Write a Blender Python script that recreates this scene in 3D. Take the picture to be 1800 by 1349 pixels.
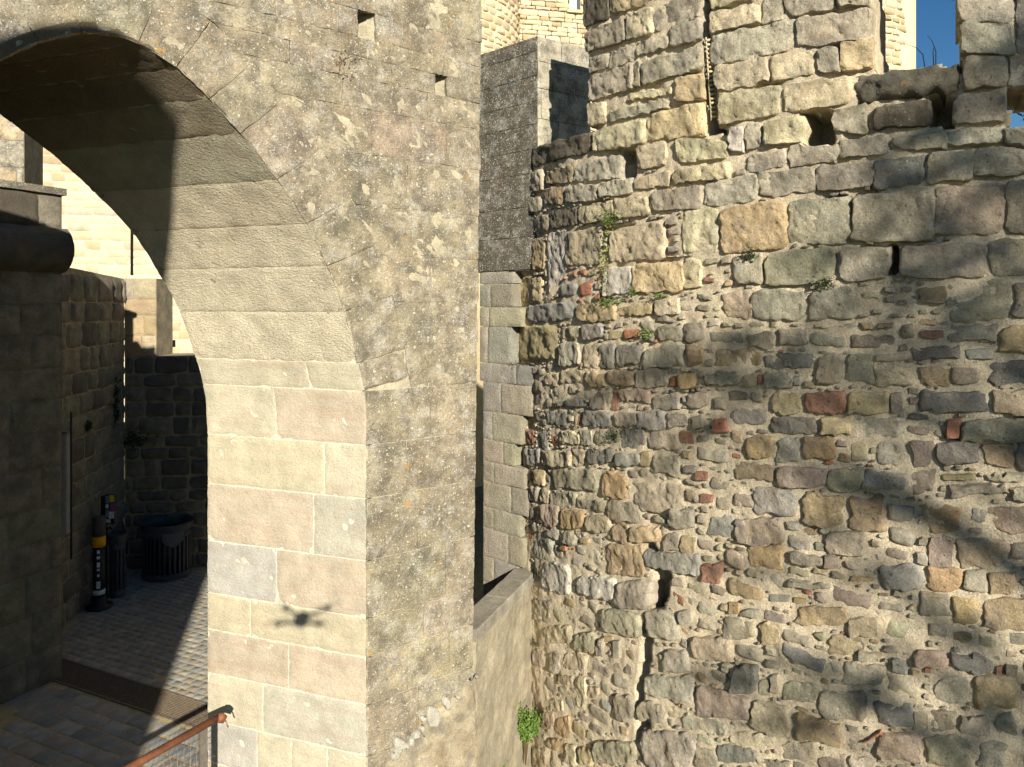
import bpy, math, random
import numpy as np
from mathutils import Matrix, Vector

# ------------------------------------------------------------------ camera, sky, sun, exposure
for _o in list(bpy.data.objects):
    bpy.data.objects.remove(_o)
SC = bpy.context.scene
COL = SC.collection
FPX, UC, VH = 1239.0, 900.0, 542.0        # focal length in photo pixels, principal column, horizon row
cd = bpy.data.cameras.new('camera')
cam = bpy.data.objects.new('camera', cd)
COL.objects.link(cam)
cd.sensor_fit = 'HORIZONTAL'
cd.sensor_width = 36.0
cd.lens = 36.0 * FPX / 1800.0
cd.shift_y = -(674.5 - VH) / 1800.0
cd.clip_start = 0.05
cd.clip_end = 2000
cam.location = (0, 0, 0)
cam.rotation_euler = (math.radians(90), 0, 0)
SC.camera = cam

SUN_T = (-0.2906, 1.0, -0.4326)           # direction the light travels in (antisolar point of the photo)
_l = math.sqrt(sum(c * c for c in SUN_T))
SUN_D = np.array([c / _l for c in SUN_T])
SUN_EL = math.asin(-SUN_D[2])
SUN_AZ = math.atan2(-SUN_D[0], -SUN_D[1])  # clockwise from +Y
w = bpy.data.worlds.new('World')
SC.world = w
w.use_nodes = True
wn = w.node_tree
wn.nodes.clear()
sky = wn.nodes.new('ShaderNodeTexSky')
sky.sky_type = 'NISHITA'
sky.sun_disc = False
sky.sun_elevation = SUN_EL
sky.sun_rotation = SUN_AZ
sky.altitude = 400
sky.air_density = 1.0
sky.dust_density = 0.0
sky.ozone_density = 3.0
bg = wn.nodes.new('ShaderNodeBackground')
bg.inputs['Strength'].default_value = 0.052
wo = wn.nodes.new('ShaderNodeOutputWorld')
hs = wn.nodes.new('ShaderNodeHueSaturation')
hs.inputs['Saturation'].default_value = 1.25
hs.inputs['Value'].default_value = 1.0
wn.links.new(sky.outputs[0], hs.inputs['Color'])
wn.links.new(hs.outputs[0], bg.inputs[0])
wn.links.new(bg.outputs[0], wo.inputs[0])
sd = bpy.data.lights.new('sun', 'SUN')
sd.energy = 5.0
sd.angle = math.radians(0.53)
sd.color = (1.0, 0.955, 0.875)
sun = bpy.data.objects.new('sun', sd)
COL.objects.link(sun)
sun.location = (6, -20, 12)
sun.rotation_euler = Vector(SUN_D).to_track_quat('-Z', 'Y').to_euler()
SC.view_settings.view_transform = 'Standard'
SC.view_settings.look = 'None'
SC.view_settings.exposure = 0.85
SC.view_settings.gamma = 1.0
SC.render.engine = 'CYCLES'
SC.cycles.max_bounces = 6
SC.cycles.diffuse_bounces = 2
SC.cycles.use_adaptive_sampling = True
SC.cycles.use_denoising = True

GZ = -4.2                                  # pavement level below the lens
rng = np.random.default_rng(7)
random.seed(7)

# ------------------------------------------------------------------ helpers
def lin(c):
    c = np.asarray(c, float) / 255.0
    return np.where(c <= 0.04045, c / 12.92, ((c + 0.055) / 1.055) ** 2.4)

def _hash(i, j, k, seed):
    h = (i.astype(np.int64) * 374761393 + j.astype(np.int64) * 668265263 + k.astype(np.int64) * 2147483647 + seed * 1274126177) & 0xFFFFFFFF
    h = ((h ^ (h >> 13)) * 1274126177) & 0xFFFFFFFF
    h = ((h ^ (h >> 15)) * 2246822519) & 0xFFFFFFFF
    return ((h ^ (h >> 16)) & 0xFFFFFF) / float(0xFFFFFF) * 2.0 - 1.0

def noise(P, scale=1.0, seed=0):
    P = np.asarray(P, float) * scale
    I = np.floor(P).astype(np.int64)
    f = P - I
    f = f * f * (3 - 2 * f)
    x, y, z = I[..., 0], I[..., 1], I[..., 2]
    r = 0
    for dx in (0, 1):
        wx = f[..., 0] if dx else 1 - f[..., 0]
        for dy in (0, 1):
            wy = f[..., 1] if dy else 1 - f[..., 1]
            for dz in (0, 1):
                wz = f[..., 2] if dz else 1 - f[..., 2]
                r = r + wx * wy * wz * _hash(x + dx, y + dy, z + dz, seed)
    return r

def fbm(P, scale=1.0, seed=0, octv=3):
    r, a = 0, 1.0
    for o in range(octv):
        r = r + a * noise(P, scale * 2 ** o, seed + o)
        a *= 0.5
    return r

def thing(name, label, cat, loc, group=None):
    o = bpy.data.objects.new(name, None)
    COL.objects.link(o)
    o.location = loc
    o.empty_display_size = 0.2
    o['label'] = label
    o['category'] = cat
    if group:
        o['group'] = group
    return o

def tag(o, label=None, cat=None, group=None, kind=None):
    for k, v in (('label', label), ('category', cat), ('group', group), ('kind', kind)):
        if v:
            o[k] = v
    return o

def mesh(name, V, F, mat, col=None, smooth=True, sharp=None):
    me = bpy.data.meshes.new(name)
    V = np.asarray(V, float)
    me.from_pydata(V.tolist(), [], F.tolist() if isinstance(F, np.ndarray) else F)
    if col is not None:
        ca = me.color_attributes.new('Col', 'FLOAT_COLOR', 'POINT')
        c = np.ones((len(V), 4))
        c[:, :3] = col
        ca.data.foreach_set('color', c.ravel())
    me.materials.append(mat)
    if smooth:
        me.polygons.foreach_set('use_smooth', np.ones(len(me.polygons), bool))
        if sharp:
            me.set_sharp_from_angle(angle=sharp)
    me.update()
    return me

def world_loc(o):
    p = Vector(o.location)
    while o.parent:
        o = o.parent
        p = p + Vector(o.location)
    return p

ROOT_LOC = {}
def put(name, me, parent=None, kind=None):
    o = bpy.data.objects.new(name, me)
    COL.objects.link(o)
    if parent is not None:
        o.parent = parent
        r = parent
        while r.parent:
            r = r.parent
        if parent is r:
            o.matrix_parent_inverse = Matrix.Translation(-Vector(r.location))
    if kind:
        o['kind'] = kind
    return o

def join(parts):
    Vs, Fs, Cs, n = [], [], [], 0
    for p in parts:
        V, F = p[0], p[1]
        Vs.append(np.asarray(V, float))
        for f in (F.tolist() if isinstance(F, np.ndarray) else F):
            Fs.append([i + n for i in f])
        if len(p) > 2:
            Cs.append(np.broadcast_to(np.asarray(p[2], float), (len(V), 3)))
        n += len(V)
    return np.concatenate(Vs), Fs, (np.concatenate(Cs) if Cs else None)

# basic shapes (vertices, faces)
def box(x0, x1, y0, y1, z0, z1):
    V = [(x, y, z) for z in (z0, z1) for y in (y0, y1) for x in (x0, x1)]
    F = [(0, 2, 3, 1), (4, 5, 7, 6), (0, 1, 5, 4), (2, 6, 7, 3), (0, 4, 6, 2), (1, 3, 7, 5)]
    return np.array(V, float), F

def prism(poly, z0, z1):
    n = len(poly)
    ar = sum(poly[i][0] * poly[(i + 1) % n][1] - poly[(i + 1) % n][0] * poly[i][1] for i in range(n))
    if ar < 0:
        poly = poly[::-1]
    z0 = z0 if hasattr(z0, '__len__') else [z0] * n
    z1 = z1 if hasattr(z1, '__len__') else [z1] * n
    V = [(p[0], p[1], z) for p, z in zip(poly, z0)] + [(p[0], p[1], z) for p, z in zip(poly, z1)]
    F = [tuple(range(n))[::-1], tuple(range(n, 2 * n))] + [(i, (i + 1) % n, n + (i + 1) % n, n + i) for i in range(n)]
    return np.array(V, float), F

def tube(pts, rad, n=8, caps=True):
    pts = np.asarray(pts, float)
    rad = np.broadcast_to(np.asarray(rad, float), (len(pts),))
    V, F = [], []
    up = np.array([0.13, 0.21, 1.0])
    for i, p in enumerate(pts):
        t = pts[min(i + 1, len(pts) - 1)] - pts[max(i - 1, 0)]
        t /= np.linalg.norm(t) + 1e-9
        a = np.cross(t, up)
        if np.linalg.norm(a) < 0.15:
            a = np.cross(t, [1, 0.1, 0])
        a /= np.linalg.norm(a)
        b = np.cross(t, a)
        for k in range(n):
            an = 2 * math.pi * k / n
            V.append(p + rad[i] * (math.cos(an) * a + math.sin(an) * b))
    for i in range(len(pts) - 1):
        for k in range(n):
            F.append((i * n + k, i * n + (k + 1) % n, (i + 1) * n + (k + 1) % n, (i + 1) * n + k))
    if caps:
        F.append(tuple(range(n))[::-1])
        F.append(tuple(range((len(pts) - 1) * n, len(pts) * n)))
    return np.array(V), F

def lathe(cx, cy, prof, n=32, sx=1.0, sy=1.0):
    V, F = [], []
    for r, z in prof:
        for k in range(n):
            a = 2 * math.pi * k / n
            V.append((cx + r * sx * math.cos(a), cy + r * sy * math.sin(a), z))
    for i in range(len(prof) - 1):
        for k in range(n):
            F.append((i * n + k, i * n + (k + 1) % n, (i + 1) * n + (k + 1) % n, (i + 1) * n + k))
    F.append(tuple(range(n))[::-1])
    F.append(tuple(range((len(prof) - 1) * n, len(prof) * n)))
    return np.array(V), F

# ------------------------------------------------------------------ surfaces the masonry is laid on
def ray(u, v):
    return (u - UC) / FPX, (VH - v) / FPX

def proj(P):
    P = np.asarray(P)
    return UC + FPX * P[..., 0] / P[..., 1], VH - FPX * P[..., 2] / P[..., 1]

def floor_at(u, v, z=GZ):
    t, h = ray(u, v)
    y = z / h
    return np.array([t * y, y])

class Plane:
    """vertical plane; a runs along d, b is height, off is outward along n"""
    def __init__(s, o, d, toward=(0, 0)):
        s.o = np.asarray(o, float)
        s.d = np.asarray(d, float) / np.linalg.norm(d)
        s.n = np.array([-s.d[1], s.d[0]])
        if np.dot(s.n, np.asarray(toward, float) - s.o) < 0:
            s.n = -s.n
    def __call__(s, a, b, off=0.0):
        a, b, off = np.broadcast_arrays(np.asarray(a, float), np.asarray(b, float), np.asarray(off, float))
        return np.stack([s.o[0] + s.d[0] * a + s.n[0] * off, s.o[1] + s.d[1] * a + s.n[1] * off, b], -1)
    def pix(s, u, v):
        t, h = ray(u, v)
        a = (t * s.o[1] - s.o[0]) / (s.d[0] - t * s.d[1])
        return a, h * (s.o[1] + s.d[1] * a)

class Cyl:
    def __init__(s, c, R):
        s.c, s.R = np.asarray(c, float), R
    def __call__(s, a, b, off=0.0):
        a, b, off = np.broadcast_arrays(np.asarray(a, float), np.asarray(b, float), np.asarray(off, float))
        ph = a / s.R
        r = s.R + off
        return np.stack([s.c[0] + r * np.cos(ph), s.c[1] + r * np.sin(ph), b], -1)
    def pix(s, u, v):
        t, h = ray(u, v)
        A = 1 + t * t
        B = -2 * (t * s.c[0] + s.c[1])
        Cc = s.c[0] ** 2 + s.c[1] ** 2 - s.R ** 2
        D = max(B * B - 4 * A * Cc, 0.0)
        y = (-B - math.sqrt(D)) / (2 * A)
        x = t * y
        ph = math.atan2(y - s.c[1], x - s.c[0]) % (2 * math.pi)
        return ph * s.R, h * y

def patch(surf, quad, proud=0.02, back=0.08, rnd=0.25, k=6, amp=0.006, seed=0, cell=0.022, nsc=9.0, edge=0.02, out=0.5, chip=0.0):
    """one dressed or rough stone laid on a surface: quad = TL, TR, BR, BL in (a, b)"""
    q = np.asarray(quad, float)
    wd = 0.5 * (np.linalg.norm(q[1] - q[0]) + np.linalg.norm(q[2] - q[3]))
    ht = 0.5 * (np.linalg.norm(q[3] - q[0]) + np.linalg.norm(q[2] - q[1]))
    n = int(min(max(wd / cell, 4), 40))
    m = int(min(max(ht / cell, 4), 40))
    def ax(n):
        x = np.linspace(-1, 1, n + 1)
        return 0.45 * x + 0.55 * np.sin(x * math.pi / 2)
    P, Q = np.meshgrid(ax(n), ax(m))
    X = P * np.sqrt(1 - Q * Q / 2)
    Y = Q * np.sqrt(1 - P * P / 2)
    X = (1 - rnd) * P + rnd * X
    Y = (1 - rnd) * Q + rnd * Y
    e = 1.0 + 0.0 * X
    # uneven outline
    N1 = fbm(np.stack([X * 1.3 * max(wd / ht, 1), Y * 1.3, np.full_like(X, seed * 3.7)], -1), 1.0, seed, 2)
    N2 = fbm(np.stack([X * 1.3 * max(wd / ht, 1), Y * 1.3, np.full_like(X, seed * 3.7 + 50)], -1), 1.0, seed + 9, 2)
    s, t = (X + 1) / 2, (1 - Y) / 2
    ab = ((1 - s) * (1 - t))[..., None] * q[0] + (s * (1 - t))[..., None] * q[1] + (s * t)[..., None] * q[2] + ((1 - s) * t)[..., None] * q[3]
    jit = amp * out
    ab = ab + np.stack([N1, N2], -1) * jit
    if chip:
        W0 = surf(ab[..., 0], ab[..., 1], 0.0)
        ab = ab + chip * np.stack([fbm(W0, 22, seed + 31, 2), fbm(W0, 22, seed + 47, 2)], -1)
    d = (np.abs(P) ** 8 + np.abs(Q) ** 8) ** (1 / 8.0)
    d = np.minimum(d, 1.0)
    h = proud - (proud + edge) * d ** k
    W = surf(ab[..., 0], ab[..., 1], 0.0)
    rg = 1 - 2 * np.abs(fbm(W, nsc * 2.3, seed + 5, 2))
    h = h + amp * fbm(W, nsc, seed, 3) * (1 - 0.4 * d ** 6) + 0.45 * amp * noise(W, nsc * 6, seed + 3) - 0.55 * amp * np.maximum(rg, 0) ** 6 + 0.30 * amp * fbm(W, nsc * 3.1, seed + 71, 2)
    V = surf(ab[..., 0], ab[..., 1], h).reshape(-1, 3)
    nv = (n + 1) * (m + 1)
    idx = np.arange(nv).reshape(m + 1, n + 1)
    F = np.stack([idx[:-1, :-1], idx[1:, :-1], idx[1:, 1:], idx[:-1, 1:]], -1).reshape(-1, 4)
    ring = np.concatenate([idx[0, :-1], idx[:-1, -1], idx[-1, :0:-1], idx[:0:-1, 0]])
    rab = ab.reshape(-1, 2)[ring]
    c = rab.mean(0)
    rab2 = c + (rab - c) * 0.985
    Vb = surf(rab2[:, 0], rab2[:, 1], -back)
    L = len(ring)
    i = np.arange(L)
    j = (i + 1) % L
    S = np.stack([ring[i], ring[j], nv + j, nv + i], -1)
    V = np.concatenate([V, Vb])
    F = np.concatenate([F, S])
    # outward orientation
    f = F[len(F) // 3 if len(F) > 3 else 0]
    f = F[(m // 2) * n + n // 2]
    nn = np.cross(V[f[1]] - V[f[0]], V[f[2]] - V[f[0]])
    o0 = surf(*ab[m // 2, n // 2], 0.0)
    o1 = surf(*ab[m // 2, n // 2], 0.1)
    if np.dot(nn, o1 - o0) < 0:
        F = F[:, ::-1]
    return V, F

def sheet(surf, A, B, keep, off, back):
    """a solid slab of core masonry: front at off(V), back at -back, open where keep is false"""
    AA, BB = np.meshgrid(A, B)
    P = surf(AA, BB, 0.0)
    H = off(P, AA, BB)
    Vf = surf(AA, BB, H).reshape(-1, 3)
    Vb = surf(AA, BB, -back).reshape(-1, 3)
    nb, na = AA.shape
    idx = np.arange(na * nb).reshape(nb, na)
    ca, cb = 0.5 * (AA[1:, 1:] + AA[:-1, :-1]), 0.5 * (BB[1:, 1:] + BB[:-1, :-1])
    K = keep(surf(ca, cb, 0.0), ca, cb)
    q = np.stack([idx[:-1, :-1], idx[:-1, 1:], idx[1:, 1:], idx[1:, :-1]], -1)
    f = q[K]
    N = na * nb
    Fs = [f, f[:, ::-1] + N]
    Kp = np.pad(K, 1)
    c = Kp[1:-1, 1:-1]
    for (dy, dx, i, j) in ((-1, 0, 0, 1), (0, 1, 1, 2), (1, 0, 2, 3), (0, -1, 3, 0)):
        nbk = Kp[1 + dy:Kp.shape[0] - 1 + dy, 1 + dx:Kp.shape[1] - 1 + dx]
        e = q[c & ~nbk]
        Fs.append(np.stack([e[:, j], e[:, i], e[:, i] + N, e[:, j] + N], -1))
    F = np.concatenate(Fs)
    V = np.concatenate([Vf, Vb])
    used = np.unique(F)
    mp = np.zeros(len(V), int)
    mp[used] = np.arange(len(used))
    V, F = V[used], mp[F]
    # orientation test on the first face
    nn = np.cross(V[F[0, 1]] - V[F[0, 0]], V[F[0, 2]] - V[F[0, 0]])
    out = surf(A[0], B[0], 1.0) - surf(A[0], B[0], 0.0)
    if np.dot(nn, out) < 0:
        F = F[:, ::-1]
    return V, F

# stone colours (surface albedo, sRGB)
PAL = dict(c=(198, 184, 148), y=(198, 174, 118), g=(150, 144, 128), G=(112, 111, 104), b=(142, 145, 142), w=(202, 195, 178),
           t=(170, 143, 102), o=(172, 128, 66), r=(172, 84, 56), R=(134, 68, 52), p=(176, 146, 126), d=(98, 90, 74),
           v=(122, 109, 105), k=(134, 104, 72), l=(176, 170, 152), e=(150, 148, 124))
BASE = np.array((180, 164, 133), float)
KEEP = dict(r=0.52, R=0.48, o=0.32, y=0.38, k=0.34, w=0.8, d=0.9, G=0.70, v=0.40, p=0.34)
def colr(code, j=0.07):
    kp = KEEP.get(code, 0.50)
    c = lin(BASE + (np.array(PAL[code], float) - BASE) * kp) * (1 + rng.normal(0, j))
    return np.clip(c * (1 + rng.normal(0, j * 0.25, 3)), 0.01, 0.9)

# ------------------------------------------------------------------ materials
class NT:
    def __init__(s, name):
        s.m = bpy.data.materials.new(name)
        s.m.use_nodes = True
        s.t = s.m.node_tree
        s.t.nodes.clear()
        s.out = s.n('ShaderNodeOutputMaterial')
        s.b = s.n('ShaderNodeBsdfPrincipled')
        s.t.links.new(s.b.outputs[0], s.out.inputs[0])
        s.b.inputs['Specular IOR Level'].default_value = 0.25
        g = s.n('ShaderNodeNewGeometry')
        s.pos = g.outputs['Position']
    def n(s, typ, **kw):
        x = s.t.nodes.new(typ)
        for k, v in kw.items():
            setattr(x, k, v)
        return x
    def l(s, a, b):
        s.t.links.new(a, b)
    def noise(s, scale, detail=4, rough=0.55, vec=None, dist=0.0):
        x = s.n('ShaderNodeTexNoise')
        x.inputs['Scale'].default_value = scale
        x.inputs['Detail'].default_value = detail
        x.inputs['Roughness'].default_value = rough
        x.inputs['Distortion'].default_value = dist
        s.l(vec or s.pos, x.inputs['Vector'])
        return x.outputs[0]
    def vor(s, scale, vec=None, rand=1.0):
        x = s.n('ShaderNodeTexVoronoi')
        x.inputs['Scale'].default_value = scale
        x.inputs['Randomness'].default_value = rand
        s.l(vec or s.pos, x.inputs['Vector'])
        return x
    def mul(s, a, b, op='MULTIPLY', clamp=False):
        x = s.n('ShaderNodeMath', operation=op)
        x.use_clamp = clamp
        for i, q in enumerate((a, b)):
            if q is None:
                continue
            if isinstance(q, (int, float)):
                x.inputs[i].default_value = q
            else:
                s.l(q, x.inputs[i])
        return x.outputs[0]
    def ramp(s, f, lo, hi, a=0.0, b=1.0):
        x = s.n('ShaderNodeMapRange')
        x.clamp = True
        s.l(f, x.inputs[0])
        for i, q in enumerate((lo, hi, a, b)):
            if isinstance(q, (int, float)):
                x.inputs[i + 1].default_value = q
            else:
                s.l(q, x.inputs[i + 1])
        return x.outputs[0]
    def mix(s, f, a, b, typ='MIX'):
        x = s.n('ShaderNodeMix', data_type='RGBA', blend_type=typ)
        if isinstance(f, (int, float)):
            x.inputs[0].default_value = f
        else:
            s.l(f, x.inputs[0])
        for i, q in ((6, a), (7, b)):
            if isinstance(q, (tuple, list, np.ndarray)):
                x.inputs[i].default_value = tuple(q)[:3] + (1,)
            else:
                s.l(q, x.inputs[i])
        return x.outputs[2]
    def scalecol(s, c, f):
        x = s.n('ShaderNodeVectorMath', operation='SCALE')
        if isinstance(c, (tuple, list, np.ndarray)):
            x.inputs[0].default_value = tuple(c)[:3]
        else:
            s.l(c, x.inputs[0])
        s.l(f, x.inputs['Scale'])
        return x.outputs[0]
    def attr(s):
        x = s.n('ShaderNodeVertexColor')
        x.layer_name = 'Col'
        return x.outputs[0]
    def warp(s, scale, amt):
        x = s.n('ShaderNodeTexNoise')
        x.inputs['Scale'].default_value = scale
        s.l(s.pos, x.inputs['Vector'])
        y = s.n('ShaderNodeVectorMath', operation='MULTIPLY_ADD')
        s.l(x.outputs[1], y.inputs[0])
        y.inputs[1].default_value = (amt,) * 3
        s.l(s.pos, y.inputs[2])
        return y.outputs[0]
    def stretch(s, v):
        x = s.n('ShaderNodeVectorMath', operation='MULTIPLY')
        s.l(s.pos, x.inputs[0])
        x.inputs[1].default_value = v
        return x.outputs[0]
    def bump(s, h, dist, strength=1.0, prev=None):
        x = s.n('ShaderNodeBump')
        x.inputs['Strength'].default_value = strength
        x.inputs['Distance'].default_value = dist
        s.l(h, x.inputs['Height'])
        if prev is not None:
            s.l(prev, x.inputs['Normal'])
        return x.outputs[0]
    def done(s, col, nor=None, rough=0.92):
        if isinstance(col, (tuple, list, np.ndarray)):
            s.b.inputs['Base Color'].default_value = tuple(col)[:3] + (1,)
        else:
            s.l(col, s.b.inputs['Base Color'])
        if nor is not None:
            s.l(nor, s.b.inputs['Normal'])
        if isinstance(rough, (int, float)):
            s.b.inputs['Roughness'].default_value = rough
        else:
            s.l(rough, s.b.inputs['Roughness'])
        return s.m

def stone_mat(name, white=0.0, orange=0.0, crust=0.0, mott=0.35, grain=0.2, bumpd=0.006, strata=0.0, wscale=38.0, stain=0.25, big=0.0, base=None, tool=0.0, wide=False, pits=0.0):
    T = NT(name)
    c = T.attr() if base is None else base
    c = T.scalecol(c, T.ramp(T.noise(4.5, 3, 0.6), 0.3, 0.7, 1 - mott, 1 + mott))
    # warm iron stain inside each stone
    st = T.mul(T.ramp(T.noise(5.2, 3, 0.6), 0.50, 0.72), stain)
    c = T.mix(st, c, (0.30, 0.17, 0.065))
    c = T.mix(T.mul(T.ramp(T.noise(6.4, 2, 0.6), 0.53, 0.7), stain * 1.2), c, (0.15, 0.15, 0.145))
    if strata:
        sv = T.noise(7, 4, 0.65, vec=T.stretch((0.25, 0.25, 3.0)), dist=0.3)
        c = T.mix(T.mul(T.ramp(sv, 0.5, 0.66), strata), c, (0.36, 0.17, 0.10))
    c = T.scalecol(c, T.ramp(T.noise(75, 4, 0.75), 0.3, 0.7, 1 - grain, 1 + grain))
    h = T.noise(26, 5, 0.7)
    if pits:
        pv_ = T.vor(34, T.warp(30, 0.03))
        pk = T.ramp(pv_.outputs['Color'], 0.55, 0.95, 0.0, 0.30)
        pf = T.ramp(T.mul(pv_.outputs['Distance'], pk, 'SUBTRACT'), -0.10, 0.02, 1.0, 0.0)
        c = T.mix(T.mul(pf, 0.45 * pits), c, (0.07, 0.06, 0.045))
        h = T.mul(h, T.mul(pf, 0.9 * pits), 'SUBTRACT')
    if crust:
        cr = T.mul(T.ramp(T.noise(6.5, 5, 0.72), 0.44, 0.62), crust)
        c = T.mix(cr, c, (0.085, 0.078, 0.06))
        cr2 = T.mul(T.ramp(T.noise(70, 4, 0.7), 0.55, 0.68), crust * 0.7)
        c = T.mix(cr2, c, (0.06, 0.055, 0.045))
    if white:
        wp = T.warp(48, 0.035)
        for sc, th, mk in (((wscale, 0.46, 1.6), (wscale * 2.4, 0.48, 3.1)) if wide else ((wscale, 0.36, 1.6),)):
            v = T.vor(sc, wp)
            pick = T.ramp(v.outputs['Color'], 0.28 if wide else 0.4, 0.95, 0.0, 1.0)
            thr = T.mul(pick, th)
            d = T.mul(v.outputs['Distance'], thr, 'SUBTRACT')
            sp = T.ramp(d, -0.10, 0.02, 1.0, 0.0)
            msk = T.ramp(T.noise(mk * 1.4, 3, 0.65), 0.24 if wide else 0.36, 0.50 if wide else 0.62)
            f = T.mul(T.mul(sp, msk), white, clamp=True)
            c = T.mix(f, c, (0.66, 0.61, 0.48) if sc != wscale else (0.62, 0.54, 0.36))
            h = T.mul(h, T.mul(f, 0.35), 'ADD')
    if wide:
        film = T.mul(T.ramp(T.noise(6, 6, 0.8), 0.50, 0.66), T.ramp(T.noise(110, 2, 0.6), 0.36, 0.58))
        c = T.mix(T.mul(film, 0.75 * white), c, (0.60, 0.56, 0.46))
    if orange:
        wp = T.warp(20, 0.03)
        v = T.vor(11, wp)
        pick = T.ramp(v.outputs['Color'], 0.55, 0.95, 0.0, 0.34)
        d = T.mul(v.outputs['Distance'], pick, 'SUBTRACT')
        sp = T.ramp(d, -0.06, 0.02, 1.0, 0.0)
        msk = T.ramp(T.noise(1.3, 2, 0.5), 0.46, 0.60)
        brk = T.ramp(T.noise(60, 3, 0.6), 0.38, 0.55)
        c = T.mix(T.mul(T.mul(sp, msk), T.mul(brk, orange), clamp=True), c, (0.50, 0.27, 0.055))
    if big:
        v = T.vor(5.0, T.warp(9, 0.09))
        pick = T.ramp(v.outputs['Color'], 0.62, 0.95, 0.0, 0.42)
        d = T.mul(v.outputs['Distance'], pick, 'SUBTRACT')
        c = T.mix(T.mul(T.ramp(d, -0.03, 0.01, 1.0, 0.0), big), c, (0.78, 0.74, 0.63))
    nb = T.bump(h, bumpd, 0.9)
    if tool:
        tv = T.noise(46, 3, 0.65, vec=T.stretch((1, 1, 1.6)), dist=0.5)
        nb = T.bump(tv, bumpd * 3.4, tool, nb)
    nb = T.bump(T.noise(105, 4, 0.75), bumpd * 0.55, 0.9, nb)
    return T.done(c, nb)

def mortar_mat(name, col, bumpd=0.012, patchy=0.3):
    T = NT(name)
    c = T.scalecol(tuple(lin(col)), T.ramp(T.noise(7, 5, 0.65), 0.3, 0.7, 1 - patchy, 1 + patchy))
    c = T.scalecol(c, T.ramp(T.noise(85, 3, 0.7), 0.3, 0.7, 0.72, 1.25))
    v = T.vor(70)
    c = T.mix(T.mul(T.ramp(v.outputs['Distance'], 0.22, 0.12), 0.45), c, v.outputs['Color'])
    c = T.mix(0.0, c, c)
    nb = T.bump(T.noise(30, 6, 0.7), bumpd, 1.0)
    nb = T.bump(T.noise(120, 3, 0.7), bumpd * 0.4, 0.8, nb)
    return T.done(c, nb, 0.95)

def plain(name, col, rough=0.6, metal=0.0, var=0.15, bumpd=0.0, scale=20):
    T = NT(name)
    c = T.scalecol(tuple(lin(col)), T.ramp(T.noise(scale, 4, 0.6), 0.3, 0.7, 1 - var, 1 + var))
    T.b.inputs['Metallic'].default_value = metal
    nb = T.bump(T.noise(scale * 4, 4, 0.6), bumpd, 1.0) if bumpd else None
    return T.done(c, nb, rough)

M_TOWER = stone_mat('weathered_sandstone', crust=0.15, mott=0.30, grain=0.34, bumpd=0.022, stain=0.30, pits=1.0)
M_TOWERTOP = stone_mat('lichen_spotted_sandstone', white=0.65, orange=0.45, crust=0.5, mott=0.30, grain=0.28, bumpd=0.016, wscale=42, stain=0.15)
M_FRONT = stone_mat('lichen_covered_limestone', white=1.0, orange=1.0, crust=0.58, mott=0.34, grain=0.36, bumpd=0.022, wscale=34, stain=0.16, wide=True, pits=0.6)
M_JAMB = stone_mat('dressed_pale_sandstone', mott=0.14, grain=0.18, bumpd=0.007, strata=0.20, stain=0.08, tool=0.35, pits=0.35)
M_SOFFIT = stone_mat('tooled_sandstone', pits=0.35, mott=0.16, grain=0.18, bumpd=0.009, strata=0.06, stain=0.08, tool=0.75)
M_DARK = stone_mat('dark_lichen_ashlar', white=1.0, orange=0.15, crust=0.8, mott=0.3, grain=0.35, bumpd=0.012, wscale=58, stain=0.1, wide=True)
M_ASHLAR = stone_mat('tooled_grey_ashlar', crust=0.12, mott=0.18, grain=0.18, bumpd=0.010, stain=0.1, tool=0.9)
M_SHADE = stone_mat('shade_toned_masonry', crust=0.45, mott=0.3, grain=0.25, bumpd=0.014, stain=0.12)  # passage walls: stone colours are dimmed when laid, to deepen the shade
M_FAR = stone_mat('far_tan_masonry', mott=0.12, grain=0.2, bumpd=0.01, stain=0.1)
M_RENDER = stone_mat('weathered_lime_render', white=0.35, crust=0.3, mott=0.25, grain=0.25, bumpd=0.012, stain=0.12)
M_MORTAR = mortar_mat('gritty_lime_mortar', (230, 211, 176), 0.022, 0.22)
M_MORTARD = mortar_mat('old_grey_mortar', (150, 138, 112))
M_BEDF = mortar_mat('weathered_face_joint', (172, 160, 132), 0.012, 0.3)
M_BEDS = mortar_mat('soffit_joint', (140, 130, 106), 0.008, 0.25)
M_MORTARL = mortar_mat('fresh_pale_mortar', (208, 197, 170), 0.008, 0.2)

# ------------------------------------------------------------------ ground
TB = -5.5                                   # bottom of the dry moat in front of the gate
M_EARTH = mortar_mat('mossy_moat_floor', (84, 84, 56), 0.02, 0.35)
gx = 900.0
ground = put('ground', mesh('ground', [(-gx, -gx, TB), (gx, -gx, TB), (gx, gx, TB), (-gx, gx, TB)], [(0, 1, 2, 3)], M_EARTH))
tag(ground, kind='structure')

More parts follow.
